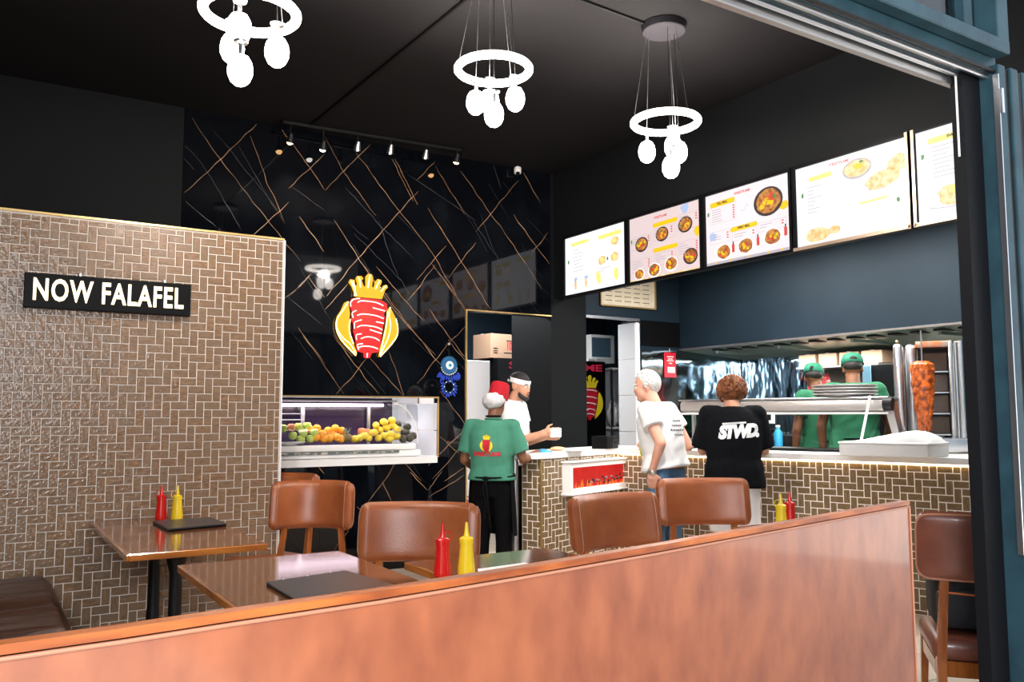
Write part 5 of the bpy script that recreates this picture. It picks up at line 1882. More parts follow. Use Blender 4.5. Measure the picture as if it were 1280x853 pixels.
# cardboard box on the cooler
ca, cb = wpl(610, 445, 1, ya + .05), wpl(648, 412, 1, ya + .05)
cbx = thing('cardboard_box', 'tan cardboard box with red letters on top of the drinks cooler', 'box', ((ca.x + cb.x) / 2, ya + .28, fzt + .001), .12)
wb, hb = .37, .30
put('box_body', MB().box((0, 0, hb / 2), (wb, .36, hb), bev=.003), m_card, cbx)
put('tape', MB().box((0, 0, hb + .001), (wb + .002, .05, .003)), m_paper, cbx)
me = text_mesh('10', .10, bold=.003, sx=.7)
me.transform(Matrix.Translation((.10, -.182, hb * .5)) @ FACE_Y)
put('box_number', me, m_redprint, cbx, smooth=0, norm=False)
pl_ = MB()
for z, w, x in ((.22, .09, .10), (.07, .12, .08), (.12, .07, -.11), (.09, .07, -.11), (.065, .06, -.11)):
    pl_.box((x, -.182, z), (w, .002, .010))
put('print_lines', pl_, m_blackprint, cbx, smooth=0, kind='stuff')
# white cabinet door left, with red letters low down
wx0, wx1, wz = wpl(584, 450, 1, 8.1).x, wpl(612.5, 450, 1, 8.1).x, wpl(598, 451, 1, 8.1).z
wc = thing('white_cabinet', 'tall white cabinet just inside the doorway beside the marble', 'cabinet', ((wx0 + wx1) / 2 - .12, 8.3, 0))
put('cabinet_body', MB().box((.0, 0, wz / 2), (wx1 - wx0 + .24, .4, wz), bev=.004), m_whitetile, wc)
put('door_gap', MB().box((.12, -.202, 1.18), (wx1 - wx0, .003, .010)), m_joint, wc)
put('door_handle', MB().box((.18, -.21, 1.05), (.02, .02, .14), bev=.003), m_steel, wc)
lp = wpl(586, 625, 1, 8.1)
me = text_mesh('SY', .07, bold=.003)
me.transform(Matrix.Translation((lp.x, 8.098, lp.z)) @ FACE_Y)
put('red_letters', me, m_redprint, wc, smooth=0, world=True, norm=False)
# shelf unit right of the cooler, and the white foam carton above
sx_0, sx_1 = wpl(756, 500, 1, 8.9).x, wpl(790, 500, 1, 8.9).x
rk = thing('storage_rack', 'pale storage rack right of the drinks cooler, seen through the doorway', 'rack', ((sx_0 + sx_1) / 2 + .1, 9.0, 0))
for px, w in ((0, 0),):
    for z in (.35, .9, wpl(770, 535, 1, 8.9).z, wpl(770, 462, 1, 8.9).z):
        put('rack_shelf', MB().box((0, 0, z), (.62, .45, .025)), m_white, rk)
    for sx in (-1, 1):
        put('rack_post', MB().box((sx * .30, -.21, 1.0), (.025, .025, 2.0)), m_steel, rk)
    put('rack_back', MB().box((0, .22, 1.0), (.62, .01, 2.0)), m_whitetile, rk)
for k, (px, py, col, lab) in enumerate(((768, 530, (.75, .75, .78), 'knotted white plastic bag on the rack shelf behind the doorway'), (779, 528, (.60, .62, .66), 'pale grey plastic bag on the rack shelf next to the tiled jamb'))):
    q = wpl(px, py + 4, 1, 8.85)
    zz = wpl(770, 535, 1, 8.9).z + .014
    t = thing('plastic_bag', lab, 'bag', (q.x, 8.88, zz))
    mbb = MB()
    bm = bmesh.new()
    bmesh.ops.create_icosphere(bm, subdivisions=4, radius=1)
    for v in bm.verts:
        n_ = noise.noise(v.co * 2.2 + V((k * 9, 0, 0)))
        z = v.co.z
        w = 1 if z < 0 else 1 - .75 * z
        v.co = V((v.co.x * .085 * w, v.co.y * .10 * w, (z + 1) * .20)) * (1 + .16 * n_)
    mbb.bm(bm)
    put('bag_film', mbb, mat('bag_film_%d' % k, col, .3, bump=(30, .6)), t, smooth=70)
    put('bag_knot', MB().tube([(0, 0, .38), (.01, 0, .44), (-.015, 0, .48)], [.02, .012, .02], 8), MATS['bag_film_%d' % k], t)
q = wpl(755, 440, 1, 8.95)
t = thing('foam_carton', 'white foam carton with a dark film front above the drinks cooler', 'box', (q.x, 9.12, fzt + .001))
put('carton_body', MB().box((0, 0, .19), (.40, .30, .38), bev=.01), m_paper, t)
put('film_front', MB().box((-.03, -.152, .21), (.32, .004, .26), bev=.002), mat('blue_grey_film', (.07, .13, .18), .08, bump=(10, .8)), t)
q = wpl(744, 448, 1, 8.8)
t = thing('paper_stack', 'flat white paper stack lying on the drinks cooler', 'paper', (q.x, 8.88, fzt + .001), .1)
put('stack_sheets', MB().box((0, 0, .02), (.30, .2, .035), bev=.006), m_paper, t)
put('stack_band', MB().box((0, 0, .02), (.03, .204, .038)), m_whitetile, t)
# ------------------------------------------------------------ people
def skin(name, c, c2):
    m = mat(name, c, .5, var=(12, c2), spec=.4)
    m.node_tree.nodes['Principled BSDF'].inputs['Subsurface Weight'].default_value = .08
    m.node_tree.nodes['Principled BSDF'].inputs['Subsurface Radius'].default_value = (.02, .008, .004)
    return m


m_sk_dark = skin('dark_brown_skin', (.16, .062, .030), (.21, .085, .042))
m_sk_mid = skin('tan_skin', (.52, .25, .15), (.60, .31, .20))
m_sk_pale = skin('ruddy_pale_skin', (.62, .30, .20), (.68, .36, .26))
m_green = mat('green_cotton', (.045, .20, .13), .85, var=(3, (.06, .25, .165)), bump=(14, .35, 3, (1, 1, .6)))
m_green2 = mat('dark_green_cotton', (.012, .12, .055), .85, var=(3, (.02, .16, .075)), bump=(14, .35, 3, (1, 1, .6)))
m_wcot = mat('white_cotton', (.80, .80, .80), .85, bump=(12, .35, 3, (1, 1, .6)))
m_bcot = mat('black_cotton', (.004, .0045, .006), .85, spec=.1, bump=(12, .35, 3, (1, 1, .6)))
m_btrou = mat('black_trousers', (.0025, .0025, .003), .85, spec=.1, bump=(12, .3, 3, (1, 1, .5)))
m_denim = mat('blue_denim', (.03, .075, .14), .8, var=(7, (.07, .15, .25)), bump=(60, .3))
m_shorts = mat('cream_shorts', (.72, .68, .66), .85, bump=(12, .3))
m_eye = mat('eye_white', (.8, .78, .75), .2)
m_pup = mat('dark_iris', (.02, .012, .01), .2)
m_lip = mat('lip_tone', (.38, .12, .09), .5)
m_hblack = mat('black_hair', (.010, .007, .006), .6, bump=(120, .6))
m_hwhite = mat('white_hair', (.72, .70, .67), .6, bump=(90, .8, 4, (1, 1, .3)))
m_hcurl = mat('copper_curly_hair', (.24, .075, .018), .6, var=(40, (.10, .028, .008)), bump=(70, 1.0))
m_shoe = mat('dark_shoe', (.02, .02, .02), .5)


def rings(mb, secs, n=28):
    """loft of ellipses: (centre, lateral axis, depth axis, half width, half depth)"""
    vs, fs = [], []
    for c, u, w, a, b in secs:
        for k in range(n):
            t = 2 * PI * k / n
            ct, st = math.cos(t), math.sin(t)
            ct = math.copysign(abs(ct) ** .85, ct)
            st = math.copysign(abs(st) ** .85, st)
            vs.append(V(c) + V(u) * a * ct + V(w) * b * st)
    m = len(secs)
    for i in range(m - 1):
        for k in range(n):
            l = (k + 1) % n
            fs.append((i * n + k, i * n + l, (i + 1) * n + l, (i + 1) * n + k))
    fs += [tuple(range(n))[::-1], tuple((m - 1) * n + k for k in range(n))]
    return mb.add(vs, fs)


def hand(mb, wrist, d, pn, k, curl, side):
    """palm, four unequal bent fingers and a thumb; d: finger direction, pn: palm normal (fingers curl towards it)"""
    d, pn = V(d).normalized(), V(pn)
    pn = (pn - d * pn.dot(d)).normalized()
    s = d.cross(pn) * side
    w = V(wrist)
    pc = w + d * .048 * k
    for t in (-1, -.33, .33, 1):
        mb.limb(w + s * t * .016 * k, w + d * .085 * k + s * t * .031 * k, .016 * k, .0125 * k, 8)
    mb.ball(pc, (.030 * k,) * 3)
    for i, L in enumerate((.070, .078, .073, .058)):
        a = w + d * .086 * k + s * (.031 - .0207 * i) * k
        dd = d.copy()
        rr_ = .0088 * k
        for j, f in enumerate((.46, .30, .24)):
            ax = curl * (.55, .75, .6)[j]
            dd = (dd * math.cos(ax) + pn * math.sin(ax)).normalized()
            # keep turning from the new direction
            b = a + dd * L * f * k
            mb.limb(a, b, rr_, rr_ * .9, 8)
            a, rr_ = b, rr_ * .9
            pn2 = (pn - dd * pn.dot(dd))
            if pn2.length > .05:
                pn = pn2.normalized()
        pn = V(pn)
        d0 = V(d)
        pn = (pn - d0 * pn.dot(d0))
        pn = pn.normalized() if pn.length > .05 else V((0, 0, 1)).cross(d0).normalized()
    a = w + d * .025 * k + s * .022 * k
    b = a + (d * .55 + s * .75 + pn * .35).normalized() * .045 * k
    c = b + (d * .9 + s * .25 + pn * .4).normalized() * .038 * k
    mb.limb(a, b, .013 * k, .011 * k, 8)
    mb.limb(b, c, .011 * k, .009 * k, 8)


def person(label, loc, rz, h, skinm, J=None, head_rot=(0, 0, 0), shirt=None, sleeve=.55, trousers=None, shorts=False, hem=.0, wide=1.0, hands=None, z0=0.0, group=None, arms_out=True, collar=None, loose=0.0, shirt_name='t_shirt', m_brow=None):
    k = h / 1.75
    t = thing('person', label, 'person', (loc[0], loc[1], z0), rz, group)
    D = dict(pelvis=(0, 0, .95), waist=(0, 0, 1.08), chest=(0, .0, 1.29), neck=(0, .01, 1.475), head=(0, -.015, 1.625),
             shL=(.185, 0, 1.42), shR=(-.185, 0, 1.42), elL=(.24, .03, 1.13), elR=(-.24, .03, 1.13), wrL=(.25, -.05, .88), wrR=(-.25, -.05, .88),
             hipL=(.09, 0, .90), hipR=(-.09, 0, .90), knL=(.10, -.02, .50), knR=(-.10, -.02, .50), anL=(.11, .02, .085), anR=(-.11, .02, .085))
    D.update(J or {})
    P = {a: V(b) * k for a, b in D.items()}
    lat = (P['shL'] - P['shR']).normalized()
    up = (P['neck'] - P['pelvis']).normalized()
    dep = up.cross(lat).normalized() * -1
    Hm = Matrix.Translation(P['head']) @ Euler([math.radians(a) for a in head_rot]).to_matrix().to_4x4()
    b = MB()

    EY = {}

    def torso(mb, g):
        rings(mb, [(P['pelvis'] - up * .10 * k, lat, dep, (.15 + g) * wide * k, (.10 + g) * k), (P['pelvis'], lat, dep, (.172 + g) * wide * k, (.118 + g) * k),
                   (P['waist'], lat, dep, (.145 + g) * wide * k, (.105 + g) * k), (P['chest'] - up * .04 * k, lat, dep, (.168 + g) * wide * k, (.118 + g) * k),
                   (P['chest'] + up * .05 * k, lat, dep, (.178 + g) * wide * k, (.118 + g) * k), ((P['shL'] + P['shR']) / 2 + up * .0, lat, dep, (.170 + g) * k, (.085 + g) * k),
                   ((P['shL'] + P['shR']) / 2 + up * .045 * k, lat, dep, (.095 + g) * k, (.062 + g) * k)])
    torso(b, 0)
    b.limb(P['chest'] + up * .12 * k, P['head'] + V((0, .02, -.03)) * k, .062 * k, .054 * k)
    for s in 'LR':
        b.limb(P['sh' + s], P['el' + s], .052 * k, .040 * k)
        b.limb(P['el' + s], P['wr' + s], .041 * k, .027 * k)
        b.limb(P['hip' + s], P['kn' + s], .085 * k, .056 * k)
        b.limb(P['kn' + s], P['an' + s], .055 * k, .036 * k)
        f_ = P['an' + s]
        b.limb(f_ + V((0, .02, -.045)) * k, f_ + V((0, -.15, -.055)) * k, .036 * k, .028 * k)
        d = (P['wr' + s] - P['el' + s]).normalized()
        hd = (hands or {}).get(s, {})
        hand(b, P['wr' + s], hd.get('d', d), hd.get('pn', (0, -1, 0.2)), k, hd.get('curl', .35), hd.get('side', 1 if s == 'R' else -1))
    # head: skull, face, jaw, nose, brow, ears
    def hb(c, r):
        b.ball(Hm @ (V(c) * k), tuple(q * k for q in r), 20, 14, Hm.to_3x3().to_4x4())
    hb((0, .012, .022), (.076, .094, .090))
    hb((0, -.030, -.030), (.060, .062, .082))
    hb((0, -.052, -.088), (.032, .034, .026))
    hb((0, -.086, -.022), (.011, .018, .020))
    hb((0, -.075, .002), (.009, .014, .028))
    hb((0, -.070, .026), (.050, .018, .012))
    hb((.076, .015, -.010), (.008, .018, .030))
    hb((-.076, .015, -.010), (.008, .018, .030))
    hb((0, -.080, -.056), (.022, .010, .009))
    me = voxel(b, .0085, 2, 'body')
    put('body', me, skinm, t, smooth=80, norm=False)
    for sx in (-1, 1):
        e = Hm @ (V((sx * .031, -.0755, .002)) * k)
        ey_ = put('eye', MB().ball(e, .0092 * k, 12, 8), m_eye, t, smooth=80)
        e2 = Hm @ (V((sx * .031, -.0820, .002)) * k)
        put('iris', MB().ball(e2, .0055 * k, 8, 6), m_pup, ey_, smooth=80)
        put('eyebrow', MB().tube([Hm @ (V((sx * .015, -.086, .024)) * k), Hm @ (V((sx * .033, -.084, .028)) * k), Hm @ (V((sx * .050, -.072, .022)) * k)], .004 * k, 6), m_brow or MATS['black_hair'], t)
    put('lips', MB().ball(Hm @ (V((0, -.087, -.056)) * k), (.022 * k, .008 * k, .006 * k), 12, 6, Hm.to_3x3().to_4x4()), m_lip, t)
    if shirt:
        s_ = MB()
        g = .022 + loose
        hz = hem
        secs = [(P['pelvis'] - V((0, 0, hz * k)), lat, dep, (.175 + g * 1.3) * wide * k, (.118 + g * 1.4) * k), (P['pelvis'].lerp(P['waist'], .5), lat, dep, (.165 + g * 1.2) * wide * k, (.114 + g * 1.2) * k),
                (P['waist'], lat, dep, (.156 + g) * wide * k, (.110 + g) * k), (P['chest'] - up * .04 * k, lat, dep, (.170 + g) * wide * k, (.118 + g) * k),
                (P['chest'] + up * .06 * k, lat, dep, (.180 + g * .8) * wide * k, (.116 + g * .8) * k), ((P['shL'] + P['shR']) / 2 + up * .01 * k, lat, dep, (.160 + g * .4) * k, (.088 + g * .5) * k),
                ((P['shL'] + P['shR']) / 2 + up * .055 * k, lat, dep, (.085 + g * .3) * k, (.066 + g * .2) * k)]
        rings(s_, secs)
        for s in 'LR':
            e = P['sh' + s].lerp(P['el' + s], sleeve)
            s_.ball(P['sh' + s] - up * .002 * k, (.060 + g * .35) * k, 20, 14)
            s_.limb(P['sh' + s] + up * .006 * k - lat * (.06 if s == 'L' else -.06) * k, P['sh' + s], (.052 + g * .3) * k, (.060 + g * .3) * k, 18)
            s_.tube([P['sh' + s], P['sh' + s].lerp(P['el' + s], .15), e], [(.052 + g * .3) * k, (.058 + g * .4) * k, (.053 + g * .8) * k], 18)
        me = voxel(s_, .0115, 3, 'shirt')
        for v in me.vertices:      # folds
            q = v.co
            n_ = noise.noise(V((q.x * 7, q.y * 7, q.z * 16 + q.x * 9))) * .007 + noise.noise(V((q.x * 16, q.y * 16, q.z * 9 - q.x * 22))) * .004
            c = V((P['chest'].x, P['chest'].y, q.z))
            v.co = q + (q - c).normalized() * n_
        put(shirt_name, me, shirt, t, smooth=80, norm=False)
        t['shirt_ready'] = 1
        del t['shirt_ready']
        put('collar', MB().tube([P['neck'] + (lat * .068 * math.cos(a * PI / 10) + dep * .062 * math.sin(a * PI / 10)) * k + V((0, 0, .0)) * k + up * .0 for a in range(20)], .009 * k, 8, closed=True), collar or shirt, t)
    if trousers:
        s_ = MB()
        rings(s_, [(P['pelvis'] - V((0, 0, .13)) * k, lat, dep, (.165) * wide * k, (.118) * k), (P['pelvis'] - V((0, 0, .03)) * k, lat, dep, (.184) * wide * k, (.130) * k), (P['pelvis'] + V((0, 0, .055)) * k, lat, dep, (.166) * wide * k, (.120) * k)])
        for s in 'LR':
            end = P['an' + s] + V((0, 0, -.01)) if not shorts else P['kn' + s] + V((0, 0, .04))
            s_.tube([P['hip' + s] + V((0, 0, .02)), P['hip' + s].lerp(P['kn' + s], .4), P['kn' + s] if not shorts else end.lerp(P['hip' + s], .2), end], [.100 * k, .096 * k, (.074 if not shorts else .094) * k, (.060 if not shorts else .098) * k], 20)
        me = voxel(s_, .0115, 3, 'trousers')
        for v in me.vertices:
            q = v.co
            v.co = q + V((q.x - P['pelvis'].x, q.y - P['pelvis'].y, 0)).normalized() * (noise.noise(V((q.x * 9, q.y * 9, q.z * 12))) * .007)
        put('trousers' if not shorts else 'shorts', me, trousers, t, smooth=80, norm=False)
        if True:
            for s in 'LR':
                f_ = P['an' + s]
                put('shoe', MB().limb(f_ + V((0, .03, -.040)) * k, f_ + V((0, -.155, -.047)) * k, .043 * k, .036 * k, 16), m_shoe, t)
    return t, P, Hm, k, (lat, up, dep)


def project_on(obj, me, M, direction, off=.004):
    """lay flat artwork onto a garment: me is in its own plane, M places it in the garment's local frame, then it slides along direction"""
    dg = bpy.context.evaluated_depsgraph_get()
    vs = [v.co.copy() for v in obj.data.vertices]
    bv = BVHTree.FromPolygons(vs, [tuple(p.vertices) for p in obj.data.polygons])
    me.transform(M)
    for v in me.vertices:
        h_ = bv.ray_cast(v.co, direction)
        if h_[0] is not None:
            v.co = h_[0] - direction * off
    return me


def dense(me, size):
    """cut a flat mesh into small pieces so that it can follow folds"""
    bm = bmesh.new()
    bm.from_mesh(me)
    bmesh.ops.triangulate(bm, faces=bm.faces[:])
    for _ in range(4):
        ed = [e for e in bm.edges if e.calc_length() > size]
        if not ed:
            break
        bmesh.ops.subdivide_edges(bm, edges=ed, cuts=1)
        bmesh.ops.triangulate(bm, faces=bm.faces[:])
    bm.to_mesh(me)
    bm.free()
    return me


def child(t, nm):
    for c in t.children:
        if c.name.split('.')[0] == nm:
            return c


def artwork(t, garment, me, name, m, M, d, off=.004):
    me = project_on(child(t, garment), dense(me, .02), M, V(d).normalized(), off)
    return put(name, me, m, t, smooth=0, norm=False)


RHz, FHz = V((RIGHT.x, RIGHT.y, 0)).normalized(), V((-RIGHT.y, RIGHT.x, 0)).normalized()

# a frame for artwork on the back of a person whose front is -y: x runs to the viewer's right seen from behind
BACKM = Matrix(((-1, 0, 0, 0), (0, 0, 1, 0), (0, 1, 0, 0), (0, 0, 0, 1)))

# ---- 1 staff member in green with a red hat
g0 = wp(615, 600, 6.62)
gd = FHz * .93 + RHz * .30
t, P, Hm, k, ax = person('person in green T-shirt, black apron and red hat, leaning on the counter end', (g0.x, g0.y), face(gd.x, gd.y), 1.60, m_sk_dark,
    J=dict(head=(-.02, -.055, 1.615), neck=(-.01, -.01, 1.48), shL=(.185, .01, 1.415), shR=(-.185, 0, 1.415), elR=(-.275, -.02, 1.135), wrR=(-.33, -.27, 1.185), elL=(.25, .01, 1.13), wrL=(.20, -.20, 1.02)),
    head_rot=(14, 0, -8), shirt=m_green, sleeve=.78, trousers=m_btrou, hem=-.01, loose=.008, wide=.98,
    hands={'R': dict(d=(-.45, -.9, -.1), pn=(0, 0, -1), curl=.2), 'L': dict(d=(-.3, -.9, 0), pn=(0, 0, -1), curl=.4)})
G = t
# apron: waist band, back strings, skirt front and bow
ap = MB()
secs = []
for i in range(17):
    a = -.12 * PI + (1.24 * PI) * i / 16
    secs.append(a)
vs, fs = [], []
for j in range(10):
    v = j / 9
    for a in secs:
        w, d_ = (.190 + .025 * v) * k, (.140 + .03 * v) * k
        vs.append((w * math.cos(a + PI) * 1.03, d_ * math.sin(a + PI) * 1.03, (1.00 - .52 * v) * k + .02 * abs(math.cos(a))))
n_ = len(secs)
for j in range(9):
    for i in range(n_ - 1):
        fs.append((j * n_ + i, j * n_ + i + 1, (j + 1) * n_ + i + 1, (j + 1) * n_ + i))
put('apron', MB().add(vs, fs), m_bcot, t, smooth=80, norm=False)
put('apron_band', MB().tube([(.196 * k * math.cos(a * PI / 16), .152 * k * math.sin(a * PI / 16), 1.00 * k - .012 * math.sin(a * PI / 16)) for a in range(32)], .011, 6, closed=True), m_bcot, t)
put('apron_string', MB().tube([(0, .160 * k, .985 * k), (.012, .19 * k, .90 * k), (-.01, .19 * k, .78 * k), (.006, .17 * k, .66 * k)], .007, 5).tube([(0, .16 * k, .985 * k), (-.012, .185 * k, .93 * k), (-.03, .19 * k, .74 * k), (-.045, .17 * k, .58 * k)], .007, 5).ball((0, .165 * k, .985 * k), (.03, .014, .016)), m_bcot, t)
put('apron_neck_loop', MB().tube([P['neck'] + (ax[0] * .064 * math.cos(a * PI / 10) + ax[2] * .060 * math.sin(a * PI / 10)) * k + V((0, 0, .022)) for a in range(20)], .007, 6, closed=True), m_bcot, t)
# hair net and hat
nv_ = MB()
bm = bmesh.new()
bmesh.ops.create_icosphere(bm, subdivisions=4, radius=1)
for v in bm.verts:
    v.co = v.co * (1 + .10 * noise.noise(v.co * 3))
    v.co = V((v.co.x * .100, v.co.y * .098 + .045, v.co.z * .075 + .010)) * k
nv_.bm(bm, Hm @ Matrix.Rotation(.25, 4, 'Y'))
put('hair_net', nv_, mat('white_hair_net', (.72, .70, .70), .8, var=(14, (.45, .44, .45), .5, .8), bump=(60, .8)), t, smooth=80)
put('hat', MB().lathe([(0, .035), (.092, .040), (.094, .06), (.088, .13), (.080, .170), (.068, .180), (0, .184)], 32, Hm @ Matrix.Rotation(-.10, 4, 'Y') @ Matrix.Translation((-.012, .012, 0)) @ Matrix.Diagonal((.94 * k, 1.06 * k, k, 1)), cap=False), mat('red_hat_felt', (.42, .004, .014), .85, bump=(50, .3)), t)
put('glove', MB().ball(P['wrR'] + V((-.026, -.055, .0)), (.050, .072, .030), 16, 10).ball(P['wrR'] + V((-.07, -.10, -.005)), (.03, .045, .018)).ball(P['wrR'] + V((-.02, -.12, -.005)), (.026, .04, .016)), mat('blue_glove', (.04, .33, .58), .4, bump=(30, .6)), t)
d = V((0, -1, 0))
zc = 1.245 * k
me = text_mesh('STREETFLAME', .030, bold=.0022, sx=.85)
artwork(t, 't_shirt', me, 'shirt_lettering', m_redprint, Matrix.Translation((.0, .4, zc - .055)) @ BACKM, d)
for nm, m, o_2 in (('leaf_l', m_yelprint, .004), ('leaf_r', m_yelprint, .004), ('crown', m_yelprint, .004), ('meat', m_redprint, .006)):
    me = MB().add([(p[0], p[1], 0) for p in (emb(q, .135) for q in EM[nm])], [tuple(range(len(EM[nm])))]).mesh('e')
    artwork(t, 't_shirt', me, {'leaf_l': 'emblem_leaf', 'leaf_r': 'emblem_leaf', 'crown': 'emblem_crown', 'meat': 'emblem_kebab'}[nm], m, Matrix.Translation((.0, .4, zc + .028)) @ BACKM, d, o_2)

# ---- 2 man with white headband, holding a napkin
h0 = wp(640, 520, 7.50)
hdv = RHz * .92 - FHz * .30
t, P, Hm, k, ax = person('bearded man in white T-shirt and white headband, folding a napkin behind the counter', (h0.x, h0.y), face(hdv.x, hdv.y), 1.79, m_sk_mid,
    J=dict(head=(0, -.075, 1.60), neck=(0, -.03, 1.47), chest=(0, -.0, 1.29), shL=(.16, -.02, 1.42), shR=(-.19, -.02, 1.42), elR=(-.22, -.07, 1.12), wrR=(-.10, -.31, 1.20), elL=(.20, -.08, 1.12), wrL=(.02, -.31, 1.17)),
    head_rot=(10, 0, -14), shirt=m_wcot, sleeve=.45, trousers=m_btrou, hem=.02,
    hands={'R': dict(d=(.35, -.9, .1), pn=(.9, .2, 0), curl=.5, side=1), 'L': dict(d=(-.25, -.95, .1), pn=(-.9, .2, 0), curl=.5, side=-1)})
put('hair', MB().ball(Hm @ (V((0, .018, .050)) * k), (.081 * k, .096 * k, .074 * k), 20, 14, Hm.to_3x3().to_4x4()).ball(Hm @ (V((0, .055, .0)) * k), (.074 * k, .062 * k, .075 * k), 20, 14, Hm.to_3x3().to_4x4()), m_hblack, t)
be = MB()
for i in range(15):
    a = -1.45 + 2.9 * i / 14
    be.ball(Hm @ (V((.063 * math.sin(a), -.038 - .040 * math.cos(a), -.064 - .032 * math.cos(a))) * k), (.015 * k, .014 * k, .022 * k), 8, 6)
be.ball(Hm @ (V((0, -.090, -.044)) * k), (.024 * k, .006 * k, .005 * k), 8, 6)
put('beard', be, m_hblack, t)
put('headband', MB().lathe([(.080, -.022), (.087, -.020), (.0885, 0), (.087, .020), (.080, .022)], 32, Hm @ Matrix.Translation((0, .010 * k, .045 * k)) @ Matrix.Rotation(.10, 4, 'X') @ Matrix.Diagonal((.95 * k, 1.14 * k, k, 1)), cap=False).ball(Hm @ (V((.0, .115, .035)) * k), (.02, .022, .016)), m_whiteprint, t)
hp = WM[t.name] @ ((P['wrR'] + P['wrL']) / 2 + V((-.015, -.095, .015)))
nap = thing('napkin', 'folded white napkin in the hands of the man with the headband', 'napkin', hp, face(hdv.x, hdv.y) + .3)
put('napkin_fold', MB().box((0, 0, 0), (.075, .10, .075), bev=.012).box((0, -.01, .035), (.06, .08, .02), bev=.006), m_paper, nap)

# ---- 3 white haired customer
m0 = wp(826, 560, 6.55)
md = -RHz * .78 + FHz * .62
t, P, Hm, k, ax = person('white-haired man in white T-shirt and jeans standing at the counter, hand behind hip', (m0.x, m0.y), face(md.x, md.y), 1.76, m_sk_pale,
    J=dict(pelvis=(0, .04, .94), waist=(0, .03, 1.08), chest=(0, -.01, 1.29), neck=(0, -.055, 1.455), head=(0, -.120, 1.595), shL=(.175, -.02, 1.41), shR=(-.175, -.02, 1.41),
           elL=(.240, .13, 1.165), wrL=(.215, .04, .955), elR=(-.22, .12, 1.13), wrR=(-.20, -.16, 1.10), hipL=(.09, .05, .90), hipR=(-.09, .05, .90), knL=(.10, 0, .50), knR=(-.10, .03, .50)),
    head_rot=(8, 0, 22), m_brow=m_hwhite, shirt=m_wcot, sleeve=.52, trousers=m_denim, hem=-.02, loose=.014,
    hands={'L': dict(d=(-.1, -.05, -.98), pn=(-.9, -.2, .1), curl=.55, side=1), 'R': dict(d=(0, -.95, .2), pn=(.9, 0, 0), curl=.7)})
hm = MB()
rj = random.Random(14)
for i in range(620):
    a, z = rj.uniform(0, 2 * PI), rj.uniform(-.95, 1)
    r_ = math.sqrt(1 - z * z)
    c_ = V((.082 * r_ * math.cos(a), .100 * r_ * math.sin(a) + .014, .094 * z + .030))
    lim = .085 if c_.y < -.045 else (.055 if c_.y < -.01 else (-.005 if c_.y < .03 else -.062))
    if c_.z < lim:
        continue
    n_ = V((c_.x, c_.y - .014, (c_.z - .03) * .6)).normalized()
    dn = (V((0, .55, -.8)) + V((rj.uniform(-.4, .4), rj.uniform(-.3, .3), rj.uniform(-.2, .2))))
    dn = (dn - n_ * dn.dot(n_)).normalized()
    p0 = Hm @ (c_ * k)
    p1 = Hm @ ((c_ + dn * .022 + n_ * .004) * k)
    hm.tube([p0, (p0 + p1) / 2 + (p1 - p0).orthogonal() * .08, p1], [.0085, .0085, .004], 5)
hm.ball(Hm @ (V((0, .020, .034)) * k), (.080 * k, .094 * k, .090 * k), 20, 14)
put('hair', hm, m_hwhite, t, smooth=80)
put('belt', MB().tube([(.187 * k * math.cos(a * PI / 16), P['pelvis'].y + .134 * k * math.sin(a * PI / 16), .985 * k) for a in range(32)], .014, 6, closed=True), mat('brown_belt', (.16, .06, .025), .5), t)
wv = P['wrL']
wd = (P['wrL'] - P['elL']).normalized()
put('wristwatch', MB().tube([wv - wd * .012, wv + wd * .012], .034, 18).ball(wv + V((.028, .012, 0)), (.012, .019, .019)), m_steel, t)
d = V((0, -1, 0))
for i, (w, line) in enumerate(((.11, 'The key'), (.15, 'opens all'), (.20, 'of the doors'), (.14, 'in Rome'))):
    me = MB()
    rj = random.Random(i)
    x = -w / 2
    while x < w / 2:
        ww = rj.uniform(.008, .02)
        me.box((x + ww / 2, rj.uniform(-.002, .002), 0), (ww * .8, .012, .0002))
        x += ww + .004
    artwork(t, 't_shirt', me.mesh('l'), 'shirt_print', m_blackprint, Matrix.Translation((.0, .5, (1.33 - i * .035) * k)) @ BACKM, d)
ph = WM[t.name] @ (P['wrR'] + V((.01, -.10, .01)))
cup = thing('drink_pouch', 'small yellow-green drink pouch with red cap in the white-haired man\'s hand', 'drink', ph - V((0, 0, .06)))
put('pouch', MB().box((0, 0, .05), (.05, .05, .11), bev=.012), mat('lime_plastic', (.55, .62, .05), .3), cup)
put('pouch_cap', MB().cyl((0, 0, .105), (0, 0, .135), .012, n=12), m_red, cup)

# ---- 4 curly-haired customer in black
b0 = wp(917, 560, 6.28)
bd = FHz * .98 + RHz * .12
t, P, Hm, k, ax = person('curly copper-haired person in oversized black T-shirt with white lettering, leaning on the counter', (b0.x, b0.y), face(bd.x, bd.y), 1.70, m_sk_mid,
    J=dict(chest=(0, -.01, 1.30), neck=(0, -.04, 1.475), head=(-.01, -.105, 1.560), shL=(.180, -.01, 1.425), shR=(-.180, -.01, 1.425), elL=(.225, -.08, 1.15), wrL=(.14, -.28, 1.15), elR=(-.235, -.06, 1.15), wrR=(-.15, -.28, 1.15)),
    head_rot=(26, 0, 6), shirt=m_bcot, sleeve=.92, trousers=m_shorts, shorts=True, hem=.085, loose=.026,
    hands={'L': dict(d=(-.6, -.75, -.1), pn=(0, 0, -1), curl=.3, side=-1), 'R': dict(d=(.6, -.75, -.1), pn=(0, 0, -1), curl=.3, side=1)})
hm = MB()
rj = random.Random(4)
